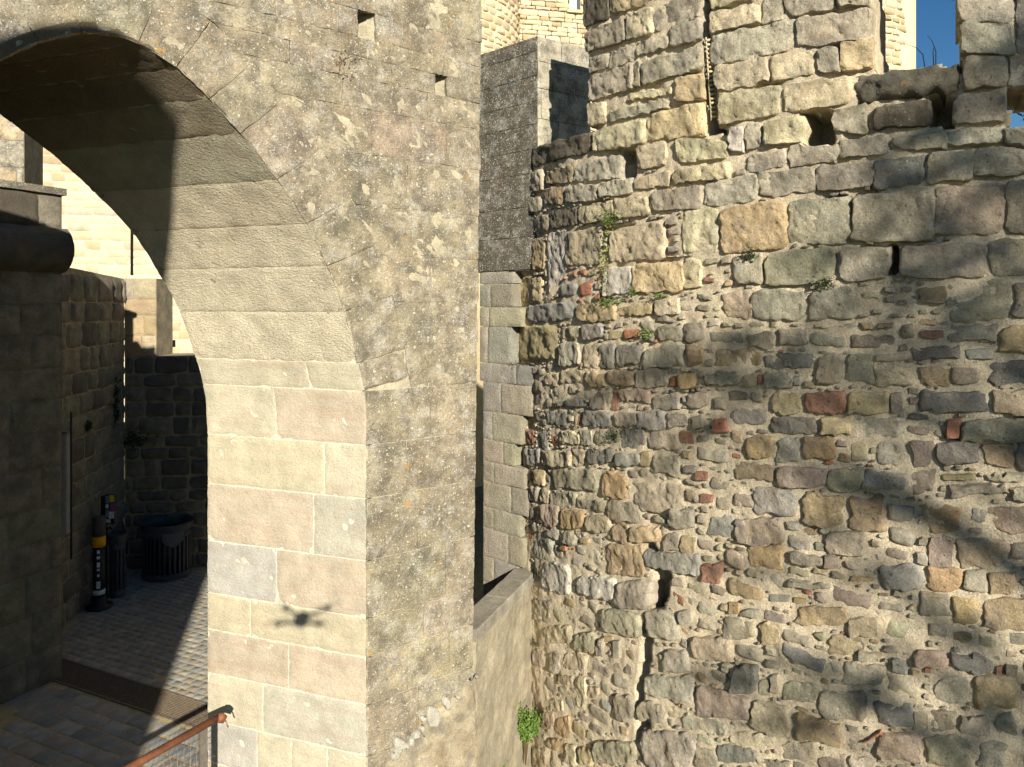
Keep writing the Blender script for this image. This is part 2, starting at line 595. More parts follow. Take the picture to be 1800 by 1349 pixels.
# ------------------------------------------------------------------ gateway with its pointed arch
C0 = np.array([-1.132, 5.5])               # near corner of the right pier
J0 = np.array([-2.591, 6.0])               # far edge of its jamb
FD = np.array([0.80, 0.60])                # along the outer face
AD = (J0 - C0) / np.linalg.norm(J0 - C0)   # along the passage
BD = np.array([-0.908, -0.419])            # along the inner face
S_END = 1.033
def s_end(z):
    return 1.04 + 0.0165 * z
S_MID = -1.75
ctl = [(0.0, GZ), (0.0, -3.2), (0.0, -2.2), (0.0, -1.4), (-0.005, -0.95), (-0.035, -0.62), (-0.165, -0.078), (-0.295, 0.26), (-0.478, 0.627), (-0.73, 0.97), (-1.017, 1.29), (-1.37, 1.60), (-1.75, 1.735)]
ctl = ctl + [(2 * S_MID - s, z) for s, z in ctl[-2::-1]]
ctl = np.array(ctl)
def catmull(P, n=24):
    out = []
    for i in range(len(P) - 1):
        p0, p1, p2, p3 = P[max(i - 1, 0)], P[i], P[i + 1], P[min(i + 2, len(P) - 1)]
        for t in np.linspace(0, 1, n, endpoint=False):
            out.append(0.5 * ((2 * p1) + (-p0 + p2) * t + (2 * p0 - 5 * p1 + 4 * p2 - p3) * t * t + (-p0 + 3 * p1 - 3 * p2 + p3) * t ** 3))
    out.append(P[-1])
    return np.array(out)
CUR = catmull(ctl)
CL = np.concatenate([[0], np.cumsum(np.linalg.norm(np.diff(CUR, axis=0), axis=1))])
def cs(l): return np.interp(l, CL, CUR[:, 0])
def cz(l): return np.interp(l, CL, CUR[:, 1])
def ctan(l):
    d = np.stack([cs(l + 0.03) - cs(l - 0.03), cz(l + 0.03) - cz(l - 0.03)], -1)
    return d / (np.linalg.norm(d, axis=-1, keepdims=True) + 1e-9)
def kfar(s):
    # along AD from the outer face to the inner face plane
    ox, oy = C0[0] + FD[0] * s - J0[0], C0[1] + FD[1] * s - J0[1]
    return -(ox * BD[1] - oy * BD[0]) / (AD[0] * BD[1] - AD[1] * BD[0])
VS = 1.6
class Vault:
    """jamb and soffit: a = depth (0..1.6 = outer..inner face), b = length along the arch"""
    def __call__(s, a, b, off=0.0):
        a, b, off = np.broadcast_arrays(np.asarray(a, float), np.asarray(b, float), np.asarray(off, float))
        ss, zz = cs(b), cz(b)
        k = kfar(ss) * a / VS
        t = ctan(b)                        # into the opening: turn the tangent left
        ns, nz = -t[..., 1], t[..., 0]
        # horizontal normal of the passage wall
        nj = np.array([-AD[1], AD[0]])
        if np.dot(nj, FD) > 0:
            nj = -nj
        X = C0[0] + FD[0] * ss + AD[0] * k + (-ns) * nj[0] * off
        Y = C0[1] + FD[1] * ss + AD[1] * k + (-ns) * nj[1] * off
        return np.stack([X, Y, zz - np.abs(nz) * off], -1)
def _vault_fix():
    pass
class ArchFace:
    """face of the arch ring: a = distance out from the intrados, b = length along the arch"""
    def __call__(s, a, b, off=0.0):
        a, b, off = np.broadcast_arrays(np.asarray(a, float), np.asarray(b, float), np.asarray(off, float))
        t = ctan(b)
        os_, oz = t[..., 1], -t[..., 0]
        return FP(cs(b) + os_ * a, cz(b) + oz * a, off)
class SkewPlane(Plane):
    def __call__(s, a, b, off=0.0):
        a, b, off = np.broadcast_arrays(np.asarray(a, float), np.asarray(b, float), np.asarray(off, float))
        po, no = np.maximum(off, 0), np.maximum(-off, 0)
        return np.stack([s.o[0] + s.d[0] * a + s.n[0] * po + AD[0] * no, s.o[1] + s.d[1] * a + s.n[1] * po + AD[1] * no, b], -1)
FP = Plane(C0, FD)
FK = SkewPlane(C0, FD)
JP = Plane(C0, AD)
VA = Vault()
AF = ArchFace()
gate = thing('arched_gateway', 'tall lichen-covered stone gateway with a pointed arch over the paved passage', 'gateway', (C0[0], C0[1], GZ))
def gtop(s):
    return np.where(s < -3.05, 2.70, np.where(s < -0.9, 2.36, np.where(s < -0.2, 2.95, 3.8)))
_hx = np.abs(CUR[: len(CUR) // 2 + 1, 0] - S_MID)
_up = CUR[: len(CUR) // 2 + 1, 1] > -0.8
def inside_open(s, z, grow=0.0):
    d = np.abs(s - S_MID)
    h = np.interp(d - grow, _hx[_up][::-1], CUR[: len(CUR) // 2 + 1, 1][_up][::-1])
    return (d < abs(S_MID) + grow) & ((z < -0.7) | (z < h + grow))
def nearl(u, v):
    P = FP(CUR[: len(CUR) // 2 + 30, 0], CUR[: len(CUR) // 2 + 30, 1])
    pu, pv = proj(P)
    return CL[np.argmin((pu - u) ** 2 + (pv - v) ** 2)]
HOLES_F = [(-0.075, 0.075, 2.10, 2.31), (0.62, 0.73, 1.78, 1.95)]
def off_front(P, A, B):
    h = -0.0095 + 0.003 * fbm(P, 9, 3)
    for a0, a1, b0, b1 in HOLES_F:
        h = np.where((A > a0 - 0.01) & (A < a1 + 0.01) & (B > b0 - 0.01) & (B < b1 + 0.01), -0.45, h)
    return h
A_ = np.arange(-5.4, S_END + 0.09, 0.035)
B_ = np.arange(TB, 3.81, 0.035)
AA, BB = np.meshgrid(A_, B_)
def keep_front(P, a, b):
    return (b < gtop(a)) & ~inside_open(a, b, 0.05) & (a < s_end(b) - 0.02)
def sheet2(surf, A, B, keep, off, backf):
    class W:
        def __call__(s, a, b, o=0.0):
            a, b, o = np.broadcast_arrays(np.asarray(a, float), np.asarray(b, float), np.asarray(o, float))
            return surf(a, b, np.where(o < -50, -backf(a, b), o))
    return sheet(W(), A, B, keep, off, 99.0)
V, F = sheet2(FK, A_, B_, keep_front, off_front, lambda a, b: np.where(b > 1.9, 0.5, kfar(a) - 0.02))
put('core', mesh('core', V, F, M_BEDF), gate)
# smooth bed behind the jamb and soffit stones
L_ = np.arange(0.02, CL[-1], 0.05)
K_ = np.linspace(0.01, VS - 0.005, 30)
KK, LL = np.meshgrid(K_, L_)
P0 = VA(KK, LL, 0)
V = VA(KK, LL, -0.0025 + 0.001 * fbm(P0, 12, 5)).reshape(-1, 3)
idx = np.arange(KK.size).reshape(KK.shape)
F = np.stack([idx[:-1, :-1], idx[:-1, 1:], idx[1:, 1:], idx[1:, :-1]], -1).reshape(-1, 4)
nj_ = int(np.searchsorted(L_, CL[np.argmin(np.abs(CUR[: len(CUR) // 2, 1] + 0.2))]))
nk_ = len(L_) - 1 - nj_
W_ = len(K_) - 1
Fg = F.reshape(len(L_) - 1, W_, 4)
for nm, ff, mm in (('joint_bed', Fg[:nj_], M_MORTARL), ('joint_bed', Fg[nk_:], M_MORTARL), ('soffit_bed', Fg[nj_:nk_], M_BEDS)):
    ff = ff.reshape(-1, 4)
    us = np.unique(ff)
    mp_ = np.zeros(len(V), int)
    mp_[us] = np.arange(len(us))
    put(nm, mesh(nm, V[us], mp_[ff], mm), gate)

ZL = [-0.645, -1.07, -1.49, -1.975, -2.42, -2.73, -3.10, -3.50, -3.86, GZ]
UJ = [[487], [570], [551], [486], [440], [507], [462], [452, 512, 575], [500]]       # joints in the jamb, per course
CJ = ['ct', 'yc', 'tl', 'bt', 'yy', 'tt', 'cl', 'bccc', 'cc']
UF = [[757], [715], [733], [783], [745], [716, 790], [735], [760], [740]]            # joints in the outer face
def cc_of(u):
    return float(np.clip(JP.pix(u, 900)[0] / 1.542 * VS, 0.02, VS))
def l_of_z(z):
    return float(np.interp(z, CUR[: len(CUR) // 2, 1], CL[: len(CUR) // 2]))
sid = [100]
def ns():
    sid[0] += 1
    return sid[0]
def put_stone(name, parts, mat, parent, col):
    V, F, _ = join(parts)
    return put(name, mesh(name, V, F, mat, col, sharp=0.75), parent)
JG = 0.005                                 # half joint
FB = np.array((155, 142, 115), float)
def fcol():
    return lin(FB * (1 + rng.normal(0, 0.035)) + rng.normal(0, 1.2, 3))
JPAL = dict(c=(179, 169, 143), t=(176, 162, 138), y=(178, 167, 138), l=(174, 167, 146), b=(168, 163, 149), e=(174, 165, 139))
def jcol(code):
    return lin(JPAL[code]) * (1 + rng.normal(0, 0.03))
def jamb_patch(c0, c1, l0, l1, **kw):
    return patch(VA, [(c0, l1), (c1, l1), (c1, l0), (c0, l0)], proud=0.002, back=0.05, rnd=0.003, k=40, amp=kw.get('amp', 0.004), seed=ns(), cell=0.025, edge=0.0015, out=0.5, chip=0.003)
def front_patch(quad, **kw):
    return patch(FP, quad, proud=0.003, back=0.05, rnd=0.003, k=40, amp=kw.get('amp', 0.009), seed=7, cell=0.025, edge=-0.001, nsc=8, out=0.3, chip=0.003)
for i in range(len(ZL) - 1):
    z1, z0 = ZL[i] - JG, ZL[i + 1] + JG
    l1, l0 = l_of_z(z1), l_of_z(z0)
    ed = sorted([cc_of(u) for u in UJ[i]])
    bounds = [0.0] + ed + [VS]
    cols = CJ[i][::-1]
    for j in range(len(bounds) - 1):
        c0 = bounds[j] + (JG if j else -0.004)
        c1 = bounds[j + 1] - JG * (1 if j < len(bounds) - 2 else 0)
        p = jamb_patch(c0, c1, l0, l1)
        put_stone('jamb_stone', [p], M_JAMB, gate, jcol(cols[j % len(cols)]))
    fb = [0.0] + [float(FP.pix(u, 900)[0]) for u in UF[i]] + [S_END]
    for j in range(len(fb) - 1):
        a0, a1 = fb[j] + (JG * 0.6 if j else -0.004), fb[j + 1] - (JG * 0.6 if j < len(fb) - 2 else 0)
        last = j == len(fb) - 2
        put_stone('facing_stone', [front_patch([(a0, z1), (s_end(z1) if last else a1, z1), (s_end(z0) if last else a1, z0), (a0, z0)], amp=0.007)], M_FRONT, gate, fcol())
# voussoirs: one stone from the outer to the inner face, showing on soffit and front
vp = [(637, 690), (630, 636), (597, 550), (573, 468), (536, 395), (487, 315), (428, 232), (372, 168), (310, 117), (175, 75)]
vl = [nearl(*p) for p in vp]
vl[0] = l_of_z(ZL[0])
RING = [0.415] * 10
VC = [(182, 172, 146), (188, 176, 148), (186, 174, 146), (182, 170, 142), (172, 160, 134), (150, 142, 118), (122, 112, 90), (104, 94, 74), (100, 90, 70), (100, 90, 72)]  # upper stones coloured darker, painting in the shade of the soffit
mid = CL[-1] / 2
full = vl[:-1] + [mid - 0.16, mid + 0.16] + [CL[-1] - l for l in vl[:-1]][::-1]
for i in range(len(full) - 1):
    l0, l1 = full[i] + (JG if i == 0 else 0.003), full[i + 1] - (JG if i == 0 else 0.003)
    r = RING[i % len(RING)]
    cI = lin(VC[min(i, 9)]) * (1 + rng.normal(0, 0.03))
    if i == 0:
        bb = [0.0, cc_of(553), VS]
        for j in (0, 1):
            put_stone('voussoir', [jamb_patch(bb[j] + (JG if j else -0.004), bb[j + 1] - (JG if j == 0 else 0), l0, l1)], M_JAMB, gate, jcol('e' if j == 0 else 'c'))
        put_stone('facing_stone', [patch(AF, [(-0.004, l1), (r, l1), (r, l0), (-0.004, l0)], 0.006, 0.05, 0.03, 14, 0.008, ns(), 0.03, 11, 0.010, 0.8)], M_FRONT, gate, fcol())
        continue
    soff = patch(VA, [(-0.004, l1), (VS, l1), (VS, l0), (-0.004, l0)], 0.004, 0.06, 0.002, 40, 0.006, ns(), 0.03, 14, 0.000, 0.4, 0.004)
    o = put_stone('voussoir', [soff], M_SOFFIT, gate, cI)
    face = patch(AF, [(-0.004, l1), (r, l1), (r, l0), (-0.004, l0)], 0.003, 0.06, 0.003, 40, 0.012, 7, 0.025, 8, -0.001, 0.3, 0.003)
    put_stone('voussoir_face', [face], M_FRONT, o, fcol())
# left jamb of the arch, outside the picture
zz = ZL
for i in range(len(zz) - 1):
    l1, l0 = CL[-1] - l_of_z(zz[i] - JG), CL[-1] - l_of_z(zz[i + 1] + JG)
    b = random.uniform(0.6, 1.0)
    for c0, c1 in ((-0.004, b - JG), (b + JG, VS)):
        put_stone('jamb_stone', [jamb_patch(c0, c1, l1, l0)], M_JAMB, gate, colr('c', 0.06))
    a = -3.5
    while a > -5.2:
        wdt = random.uniform(0.45, 0.8)
        put_stone('facing_stone', [front_patch([(max(a - wdt, -5.38) + JG, zz[i]), (a - JG, zz[i]), (a - JG, zz[i + 1]), (max(a - wdt, -5.38) + JG, zz[i + 1])])], M_FRONT, gate, fcol())
        a -= wdt
# coursed facing above the springing
rows = [-0.645, -0.30, 0.05, 0.42, 0.80, 1.2, 1.55, 1.78, 1.95, 2.10, 2.31, 2.7, 3.1, 3.45, 3.78]
half = len(CUR) // 2 + 1
ext = np.array([[cs(l) + ctan(np.array(l))[1] * 0.42, cz(l) - ctan(np.array(l))[0] * 0.42] for l in np.linspace(full[0], mid, 60)])
ext = ext[np.argsort(ext[:, 1])]
def ext_s(z):
    if z > ext[-1, 1]:
        return None
    return float(np.interp(z, ext[:, 1], ext[:, 0]))
for i in range(len(rows) - 1):
    z0, z1 = rows[i] + 0.002, rows[i + 1] - 0.002
    sides = [1, -1]
    for sd_ in sides:
        e0, e1 = ext_s(z0), ext_s(z1)
        lim = S_END if sd_ == 1 else 2 * S_MID + 5.38
        if e0 is None:
            e0 = e1 = S_MID
        elif e1 is None:
            e1 = S_MID
        x = max(e0, e1)
        bounds = [None]
        a = x + random.uniform(0.25, 0.6)
        while a < lim - 0.25:
            bounds.append(a)
            a += random.uniform(0.38, 0.75)
        bounds.append(lim)
        for j in range(len(bounds) - 1):
            if sd_ == 1 and j == len(bounds) - 2:
                bounds[j + 1] = s_end(z1)
            if j == 0:
                q = [(e1, z1), (bounds[1] - 0.002, z1), (bounds[1] - 0.002, z0), (e0, z0)]
            else:
                q = [(bounds[j] + 0.002, z1), (bounds[j + 1] - 0.002, z1), (bounds[j + 1] - 0.002, z0), (bounds[j] + 0.002, z0)]
            if sd_ == -1:
                q = [(2 * S_MID - q[1][0], z1), (2 * S_MID - q[0][0], z1), (2 * S_MID - q[3][0], z0), (2 * S_MID - q[2][0], z0)]
            m = 0.5 * (q[0][0] + q[1][0])
            if z1 > gtop(np.array(m)) + 0.02:
                continue
            pieces = [q]
            for h0, h1, hb0, hb1 in HOLES_F:
                new = []
                for qq in pieces:
                    if qq[0][1] > hb0 + 0.02 and qq[2][1] < hb1 - 0.02 and qq[0][0] < h1 and qq[1][0] > h0:
                        if h0 - max(qq[0][0], qq[3][0]) > 0.06:
                            new.append([qq[0], (h0, z1), (h0, z0), qq[3]])
                        if min(qq[1][0], qq[2][0]) - h1 > 0.06:
                            new.append([(h1, z1), qq[1], qq[2], (h1, z0)])
                    else:
                        new.append(qq)
                pieces = new
            for qq in pieces:
                if max(qq[1][0] - qq[0][0], qq[2][0] - qq[3][0]) < 0.08:
                    continue
                put_stone('facing_stone', [front_patch(qq, amp=0.015)], M_FRONT, gate, fcol())
# rough rendered plinth low on the outer face
M_PLINTH = stone_mat('lichen_blotched_render', white=0.9, orange=0.5, crust=0.45, mott=0.35, grain=0.28, bumpd=0.016, wscale=30, stain=0.3, big=0.0)
pa, pb = FP.pix(668, 1342), FP.pix(836, 1186)
put_stone('plinth', [patch(FP, [pa, pb, (S_END + 0.02, GZ), (pa[0], GZ)], 0.03, 0.05, 0.04, 10, 0.016, ns(), 0.03, 6, 0.01, 0.8)], M_PLINTH, gate, lin((160, 147, 120)))
M_WLICH = mortar_mat('white_crust_lichen', (176, 169, 150), 0.012, 0.2)
for (u, v, ru, rv) in ((758, 1258, 11, 18), (782, 1233, 7, 12), (701, 1307, 9, 11), (693, 1322, 8, 9), (720, 1302, 5, 8), (729, 1291, 5, 6), (711, 1313, 5, 6), (739, 1283, 3, 8), (740, 1260, 4, 5), (829, 1187, 4, 4), (800, 1223, 3, 3)):
    qd = [FP.pix(u - ru, v - rv), FP.pix(u + ru, v - rv), FP.pix(u + ru, v + rv), FP.pix(u - ru, v + rv)]
    V, F = patch(FP, qd, 0.050, 0.0, 0.9, 20, 0.004, ns(), 0.014, 20, -0.04, 6.0)
    put('lichen_patch', mesh('lichen_patch', V, F, M_WLICH), gate)

# ------------------------------------------------------------------ low wall between the gateway and the tower
pf0, pf1 = np.array([-0.40, 5.93]), np.array([0.215, 7.44])
pdir = (pf1 - pf0) / np.linalg.norm(pf1 - pf0)
pback = np.array([-pdir[1], pdir[0]]) * 0.235
PZ = -2.80
low = thing('low_wall', 'low rendered wall with sloping flat coping joining gateway and round tower', 'wall', (pf0[0], pf0[1], GZ))
LP = Plane(pf0, pdir, toward=(1.5, 5.0))
ln = float(np.linalg.norm(pf1 - pf0))
def slab(o, d, bk, l0, l1, z0, z1, seed, amp=0.012, over=0.0):
    A = np.arange(l0, l1 + 0.02, 0.03)
    P = Plane(o, d, toward=o - bk)
    return A, P
A_ = np.arange(0.24, ln + 0.25, 0.025)
B_ = np.arange(TB, PZ - 0.10, 0.025)
V, F = sheet(LP, A_, B_, lambda P, a, b: np.ones(a.shape, bool), lambda P, a, b: 0.012 * fbm(P, 5, 21) + 0.004 * fbm(P, 22, 4) - 0.01, 0.20)
put('wall_face', mesh('wall_face', V, F, M_RENDER, lin((160, 148, 122))), low)
cpts = []
x = 0.22
while x < ln + 0.2:
    e = min(x + random.uniform(0.55, 0.8), ln + 0.25)
    a, b = pf0 + pdir * (x + 0.003), pf0 + pdir * (e - 0.003)
    o1 = -pback * 0.06
    N = 14
    Vc, Fc = [], []
    for i in range(N + 1):
        t = i / N
        p = a + (b - a) * t
        jj = 0.004 * noise(np.array([[p[0] * 9, p[1] * 9, 3.0]]))[0]
        prof = [(o1, PZ - 0.11), (o1, PZ - 0.016), (o1 * 0.3, PZ + jj), (pback * 0.95, PZ + jj), (pback * 1.04, PZ - 0.02), (pback * 1.04, PZ - 0.11)]
        for q, z in prof:
            Vc.append((p[0] + q[0], p[1] + q[1], z))
    for i in range(N):
        for k in range(6):
            Fc.append((i * 6 + k, i * 6 + (k + 1) % 6, (i + 1) * 6 + (k + 1) % 6, (i + 1) * 6 + k))
    Fc.append((5, 4, 3, 2, 1, 0))
    Fc.append(tuple(range(N * 6, N * 6 + 6)))
    put('coping_stone', mesh('coping_stone', Vc, [f[::-1] for f in Fc], M_RENDER, lin((150, 142, 122)), smooth=False), low)
    x = e

# ------------------------------------------------------------------ round tower
TC, TR = np.array([6.23, 9.90]), 6.49
TS = Cyl(TC, TR)
tower = thing('round_tower', 'ancient round tower of patched ashlar and rubble with broken battlements', 'tower', (TC[0], TC[1], TB))
CROP = dict(A=(800, 0, 3.598), B=(1200, 0, 2.998), C=(820, 300, 4.4975), D=(820, 580, 4.4975), E=(820, 850, 4.4975), F=(820, 1049, 4.4975),
            G=(1200, 300, 2.998), H=(1200, 600, 2.998), I=(1200, 900, 3.0))
# traced stones: left, right, top-left, top-right, bottom-left, bottom-right in the enlarged view, colour
ST = {
'A': [(490,865,935,835,1065,965,'d'),(812,970,-60,-90,182,125,'d'),(978,1280,-80,-110,103,10,'k'),(822,1075,205,108,335,268,'g'),(1088,1255,82,45,262,215,'c'),(1262,1550,48,-60,205,112,'g'),
      (1145,1352,272,222,362,303,'l'),(1366,1555,168,118,302,258,'g'),(972,1135,335,272,438,388,'g'),(842,962,360,335,472,432,'g'),
      (1186,1562,392,298,548,442,'g'),(850,1128,492,402,650,560,'g'),(1132,1176,402,388,552,546,'g'),(1388,1570,498,458,658,630,'t'),
      (1034,1362,600,545,662,602,'c'),(985,1342,702,622,778,692,'g'),(846,958,658,642,812,788,'c'),(866,1210,832,742,975,922,'c'),(1218,1560,722,652,888,845,'y'),
      (748,1050,1048,968,1165,1135,'l'),(568,742,1088,1045,1165,1160,'k'),(1146,1345,918,892,1085,1056,'c'),(1402,1722,882,886,1030,1012,'c'),
      (702,905,1188,1162,1288,1272,'g'),(912,1120,1152,1132,1250,1235,'l'),(1132,1360,1138,1072,1200,1186,'c'),(1378,1735,1082,1022,1165,1125,'c'),
      (1242,1555,1218,1172,1340,1320,'g')],
'B': [(150,380,-60,-90,52,2,'c'),(148,408,62,20,182,130,'c'),(416,530,10,-40,128,105,'l'),(546,800,-60,-80,95,55,'g'),(806,990,-80,-80,38,28,'g'),
      (152,588,192,106,350,266,'l'),(606,990,95,48,252,205,'g'),(172,455,352,306,488,436,'c'),(466,688,302,268,434,390,'c'),(702,818,258,242,390,380,'g'),(828,1006,216,200,368,356,'t'),
      (186,510,492,446,664,612,'c'),(526,890,438,388,602,552,'c'),(422,636,642,608,778,760,'c'),(786,980,572,548,714,704,'g'),(988,1308,556,514,690,672,'d'),
      (1428,1712,502,474,650,640,'g'),(245,322,668,662,800,792,'w'),(326,410,655,648,798,780,'l'),(332,545,822,782,914,880,'g'),(556,810,772,766,880,856,'g'),(822,1106,736,708,838,815,'g'),
      (1112,1390,722,688,795,790,'e'),(1392,1698,692,652,778,765,'g'),(1702,1900,682,695,765,775,'g'),
      (112,395,952,928,1093,1066,'g'),(400,700,905,882,1038,1016,'g'),(704,1004,880,850,1008,986,'g'),(1016,1280,850,806,998,965,'G'),(1286,1530,802,786,968,950,'g'),(1536,1810,792,776,938,922,'g'),
      (0,104,972,960,1100,1092,'c'),(205,545,1092,1052,1338,1312,'t'),(552,878,1062,1034,1288,1280,'g'),(894,1312,1030,992,1276,1262,'g'),(1332,1698,986,958,1240,1232,'p'),(1704,1990,952,936,1230,1226,'v'),
      (0,190,1112,1098,1334,1330,'c'),
      (1447,1752,-100,-100,124,120,'g'),(1757,2000,-90,-90,284,284,'G'),(1470,1750,128,126,290,284,'g'),(1482,1712,300,294,476,468,'g'),(1716,2000,292,288,450,445,'g')],
'C': [(790,1075,482,440,752,748,'c'),(1132,1568,470,388,742,702,'c'),(1582,1905,382,342,664,652,'c'),(892,1168,290,232,418,400,'c'),(1172,1448,222,192,378,360,'c'),(1456,1850,190,110,342,328,'g'),
      (666,885,322,288,468,430,'d'),(442,660,372,346,500,466,'g'),(318,436,422,402,558,530,'g'),(616,770,132,126,280,272,'k'),(468,604,22,-20,190,162,'g'),(342,600,232,202,340,328,'g'),
      (288,518,602,572,828,810,'c'),(524,618,542,524,788,770,'t'),(640,792,482,472,1010,800,'w'),(1322,1718,742,722,958,960,'y'),(1082,1310,782,752,988,962,'w'),(1720,1860,705,690,930,930,'c'),
      (378,600,852,832,1058,1040,'y'),(482,864,1062,1036,1193,1186,'b'),(876,1188,1062,1070,1190,1190,'y'),(1196,1478,1072,1034,1150,1150,'y'),(1500,1680,1030,1010,1140,1140,'c')],
'D': [(378,720,-40,-40,240,240,'y'),(745,905,-20,-30,85,80,'c'),(920,1085,-40,-40,80,70,'b'),(750,905,102,95,300,290,'l'),(918,1050,96,90,304,300,'c'),(1042,1180,122,102,294,288,'G'),(1186,1385,104,98,290,286,'G'),(1392,1718,126,106,300,296,'g'),(1732,1870,122,112,300,300,'k'),
      (1132,1250,2,0,84,72,'y'),(1258,1362,-5,-5,70,60,'r'),(1502,1698,-40,-30,88,80,'g'),(622,740,352,332,444,440,'c'),(752,940,322,312,438,430,'c'),(948,1108,312,312,454,450,'t'),(1116,1325,322,322,448,445,'k'),(1338,1590,322,322,458,455,'g'),(1684,1810,352,352,454,455,'o'),
      (702,935,560,516,598,620,'G'),(968,1100,492,482,624,620,'g'),(1146,1214,482,476,634,635,'R'),(1222,1450,472,472,560,570,'p'),(1462,1690,512,502,640,640,'g'),
      (642,800,642,636,744,755,'G'),(862,912,680,670,752,750,'r'),(920,1155,642,636,770,775,'G'),(1162,1355,652,652,774,775,'v'),(1362,1580,652,652,774,780,'b'),(1590,1758,662,662,775,780,'g'),
      (460,545,786,786,912,910,'R'),(562,655,802,786,990,962,'b'),(672,724,782,782,905,900,'r'),(740,905,786,786,900,910,'c'),(912,1000,786,782,910,905,'g'),(1012,1212,792,782,910,920,'g'),(1218,1420,786,786,930,945,'G'),(1432,1680,792,802,940,950,'v'),(1690,1790,800,800,900,910,'R'),
      (466,590,946,946,1074,1075,'b'),(612,835,942,946,1064,1090,'c'),(842,940,952,952,1075,1085,'c'),(952,1170,962,952,1060,1080,'G'),(1182,1388,972,962,1070,1080,'b'),(1392,1460,960,955,1070,1080,'y'),(1482,1700,986,986,1130,1150,'g'),
      (672,1064,1112,1104,1244,1308,'e'),(1068,1262,1118,1134,1310,1340,'o'),(1312,1715,1204,1206,1420,1468,'g'),(532,628,1102,1102,1240,1250,'y'),(1725,1830,1065,1065,1140,1140,'G')],
'E': [(512,580,22,22,140,145,'g'),(590,660,30,40,140,150,'p'),(664,872,82,78,188,205,'e'),(882,1110,98,112,215,250,'e'),(1118,1388,142,158,300,310,'g'),(1392,1610,192,198,334,345,'t'),(1622,1810,208,208,360,362,'g'),
      (476,560,148,152,270,290,'l'),(572,740,158,162,300,330,'p'),(758,940,208,232,364,356,'o'),(952,1155,262,254,390,400,'c'),(1162,1288,302,312,450,465,'k'),(1292,1540,322,348,460,470,'y'),(1548,1690,372,382,520,540,'g'),(1698,1812,402,402,555,560,'k'),
      (488,640,312,312,370,400,'g'),(650,740,350,345,450,450,'b'),(772,865,368,372,470,490,'g'),(912,980,422,428,480,490,'y'),(546,690,432,432,570,600,'b'),(760,806,482,482,530,542,'r'),
      (1092,1400,462,492,700,750,'t'),(1412,1862,522,562,650,762,'b'),(612,830,602,642,858,880,'w'),(882,1180,702,742,880,948,'w'),(1200,1460,748,754,990,1005,'g'),
      (546,680,902,922,1080,1110,'l'),(602,850,1122,1132,1270,1290,'c'),(864,1030,1182,1182,1330,1349,'e'),(1062,1390,964,1014,1170,1230,'e'),(1432,1690,1004,1014,1230,1250,'l'),(1690,1800,990,1000,1110,1120,'l')],
'F': [(1092,1168,302,302,352,352,'o'),(1040,1100,330,330,480,490,'g'),(1165,1225,345,345,480,490,'g'),(1242,1375,342,346,490,495,'t'),(778,965,422,452,580,600,'c'),(540,640,420,425,560,580,'l'),(660,765,440,440,590,600,'l'),(968,1398,492,514,700,785,'w'),(1402,1800,570,622,780,858,'l'),(1442,1540,392,402,540,560,'y'),(1562,1762,402,422,600,610,'l'),
      (732,860,622,622,700,702,'p'),(870,955,640,640,880,890,'c'),(642,780,812,812,900,910,'c'),(872,1150,892,902,1110,1140,'g'),(1168,1335,762,792,960,1000,'g'),(1345,1560,812,834,950,1010,'g'),(704,830,932,922,1080,1130,'o'),(602,706,902,902,1030,1050,'p'),(960,1050,720,720,800,800,'p'),
      (1402,1800,1052,1074,1349,1349,'g'),(1592,1800,872,902,990,1010,'v'),(1010,1340,1130,1130,1300,1320,'e'),(542,656,1192,1182,1349,1349,'k'),(802,880,1152,1152,1320,1330,'c'),(892,1020,1172,1202,1340,1349,'y'),(652,800,1082,1110,1210,1230,'t'),(540,630,1040,1050,1170,1180,'l'),(1040,1260,1200,1220,1349,1349,'r')],
'G': [(42,268,462,452,618,602,'g'),(274,420,452,432,600,600,'g'),(436,800,446,402,614,582,'e'),(816,1092,412,388,600,572,'g'),(1124,1600,396,362,560,570,'g'),(1606,1990,362,352,560,556,'g'),(0,40,470,465,620,620,'c'),
      (372,658,632,622,790,800,'g'),(664,910,642,612,800,790,'g'),(1402,1750,582,572,790,786,'e'),(1758,1990,590,580,780,780,'g'),(210,365,640,630,780,780,'p'),
      (502,658,832,826,930,930,'e'),(346,492,852,852,925,935,'g'),(1396,1658,818,812,895,895,'g'),(1246,1380,838,838,895,892,'R'),(1664,1990,822,816,972,975,'t'),(16,155,926,926,1045,1040,'g'),(172,428,942,936,1045,1040,'k'),(432,690,976,962,1046,1046,'G'),(1196,1460,922,922,990,990,'G'),(1486,1642,936,932,1005,1000,'b'),
      (1012,1170,962,962,1010,1010,'g'),(862,1005,982,972,1130,1122,'e'),(706,856,986,982,1130,1132,'e'),(1016,1215,1036,1026,1130,1130,'c'),(1246,1400,1036,1036,1136,1136,'k'),(1412,1575,1032,1032,1130,1130,'g'),(1596,1990,1012,1002,1130,1130,'G'),
      (122,295,1076,1072,1140,1140,'g'),(0,60,1066,1066,1146,1142,'y'),(316,400,1072,1066,1140,1140,'y'),(402,426,1076,1066,1136,1126,'r'),(432,580,1066,1062,1146,1146,'g'),(586,625,1085,1080,1140,1140,'b'),(0,118,810,800,905,905,'v'),(1250,1390,620,610,700,700,'k')],
'H': [(30,145,272,276,356,352,'g'),(452,620,262,266,380,380,'y'),(632,855,266,266,376,376,'R'),(872,1085,266,266,385,385,'y'),(1092,1170,262,258,380,380,'g'),(1262,1620,262,258,385,376,'G'),(1636,1990,258,252,390,386,'p'),
      (466,720,392,392,490,490,'G'),(732,910,396,392,500,496,'y'),(946,1170,406,406,510,496,'l'),(1382,1465,406,412,515,512,'r'),(1476,1990,412,398,520,516,'g'),
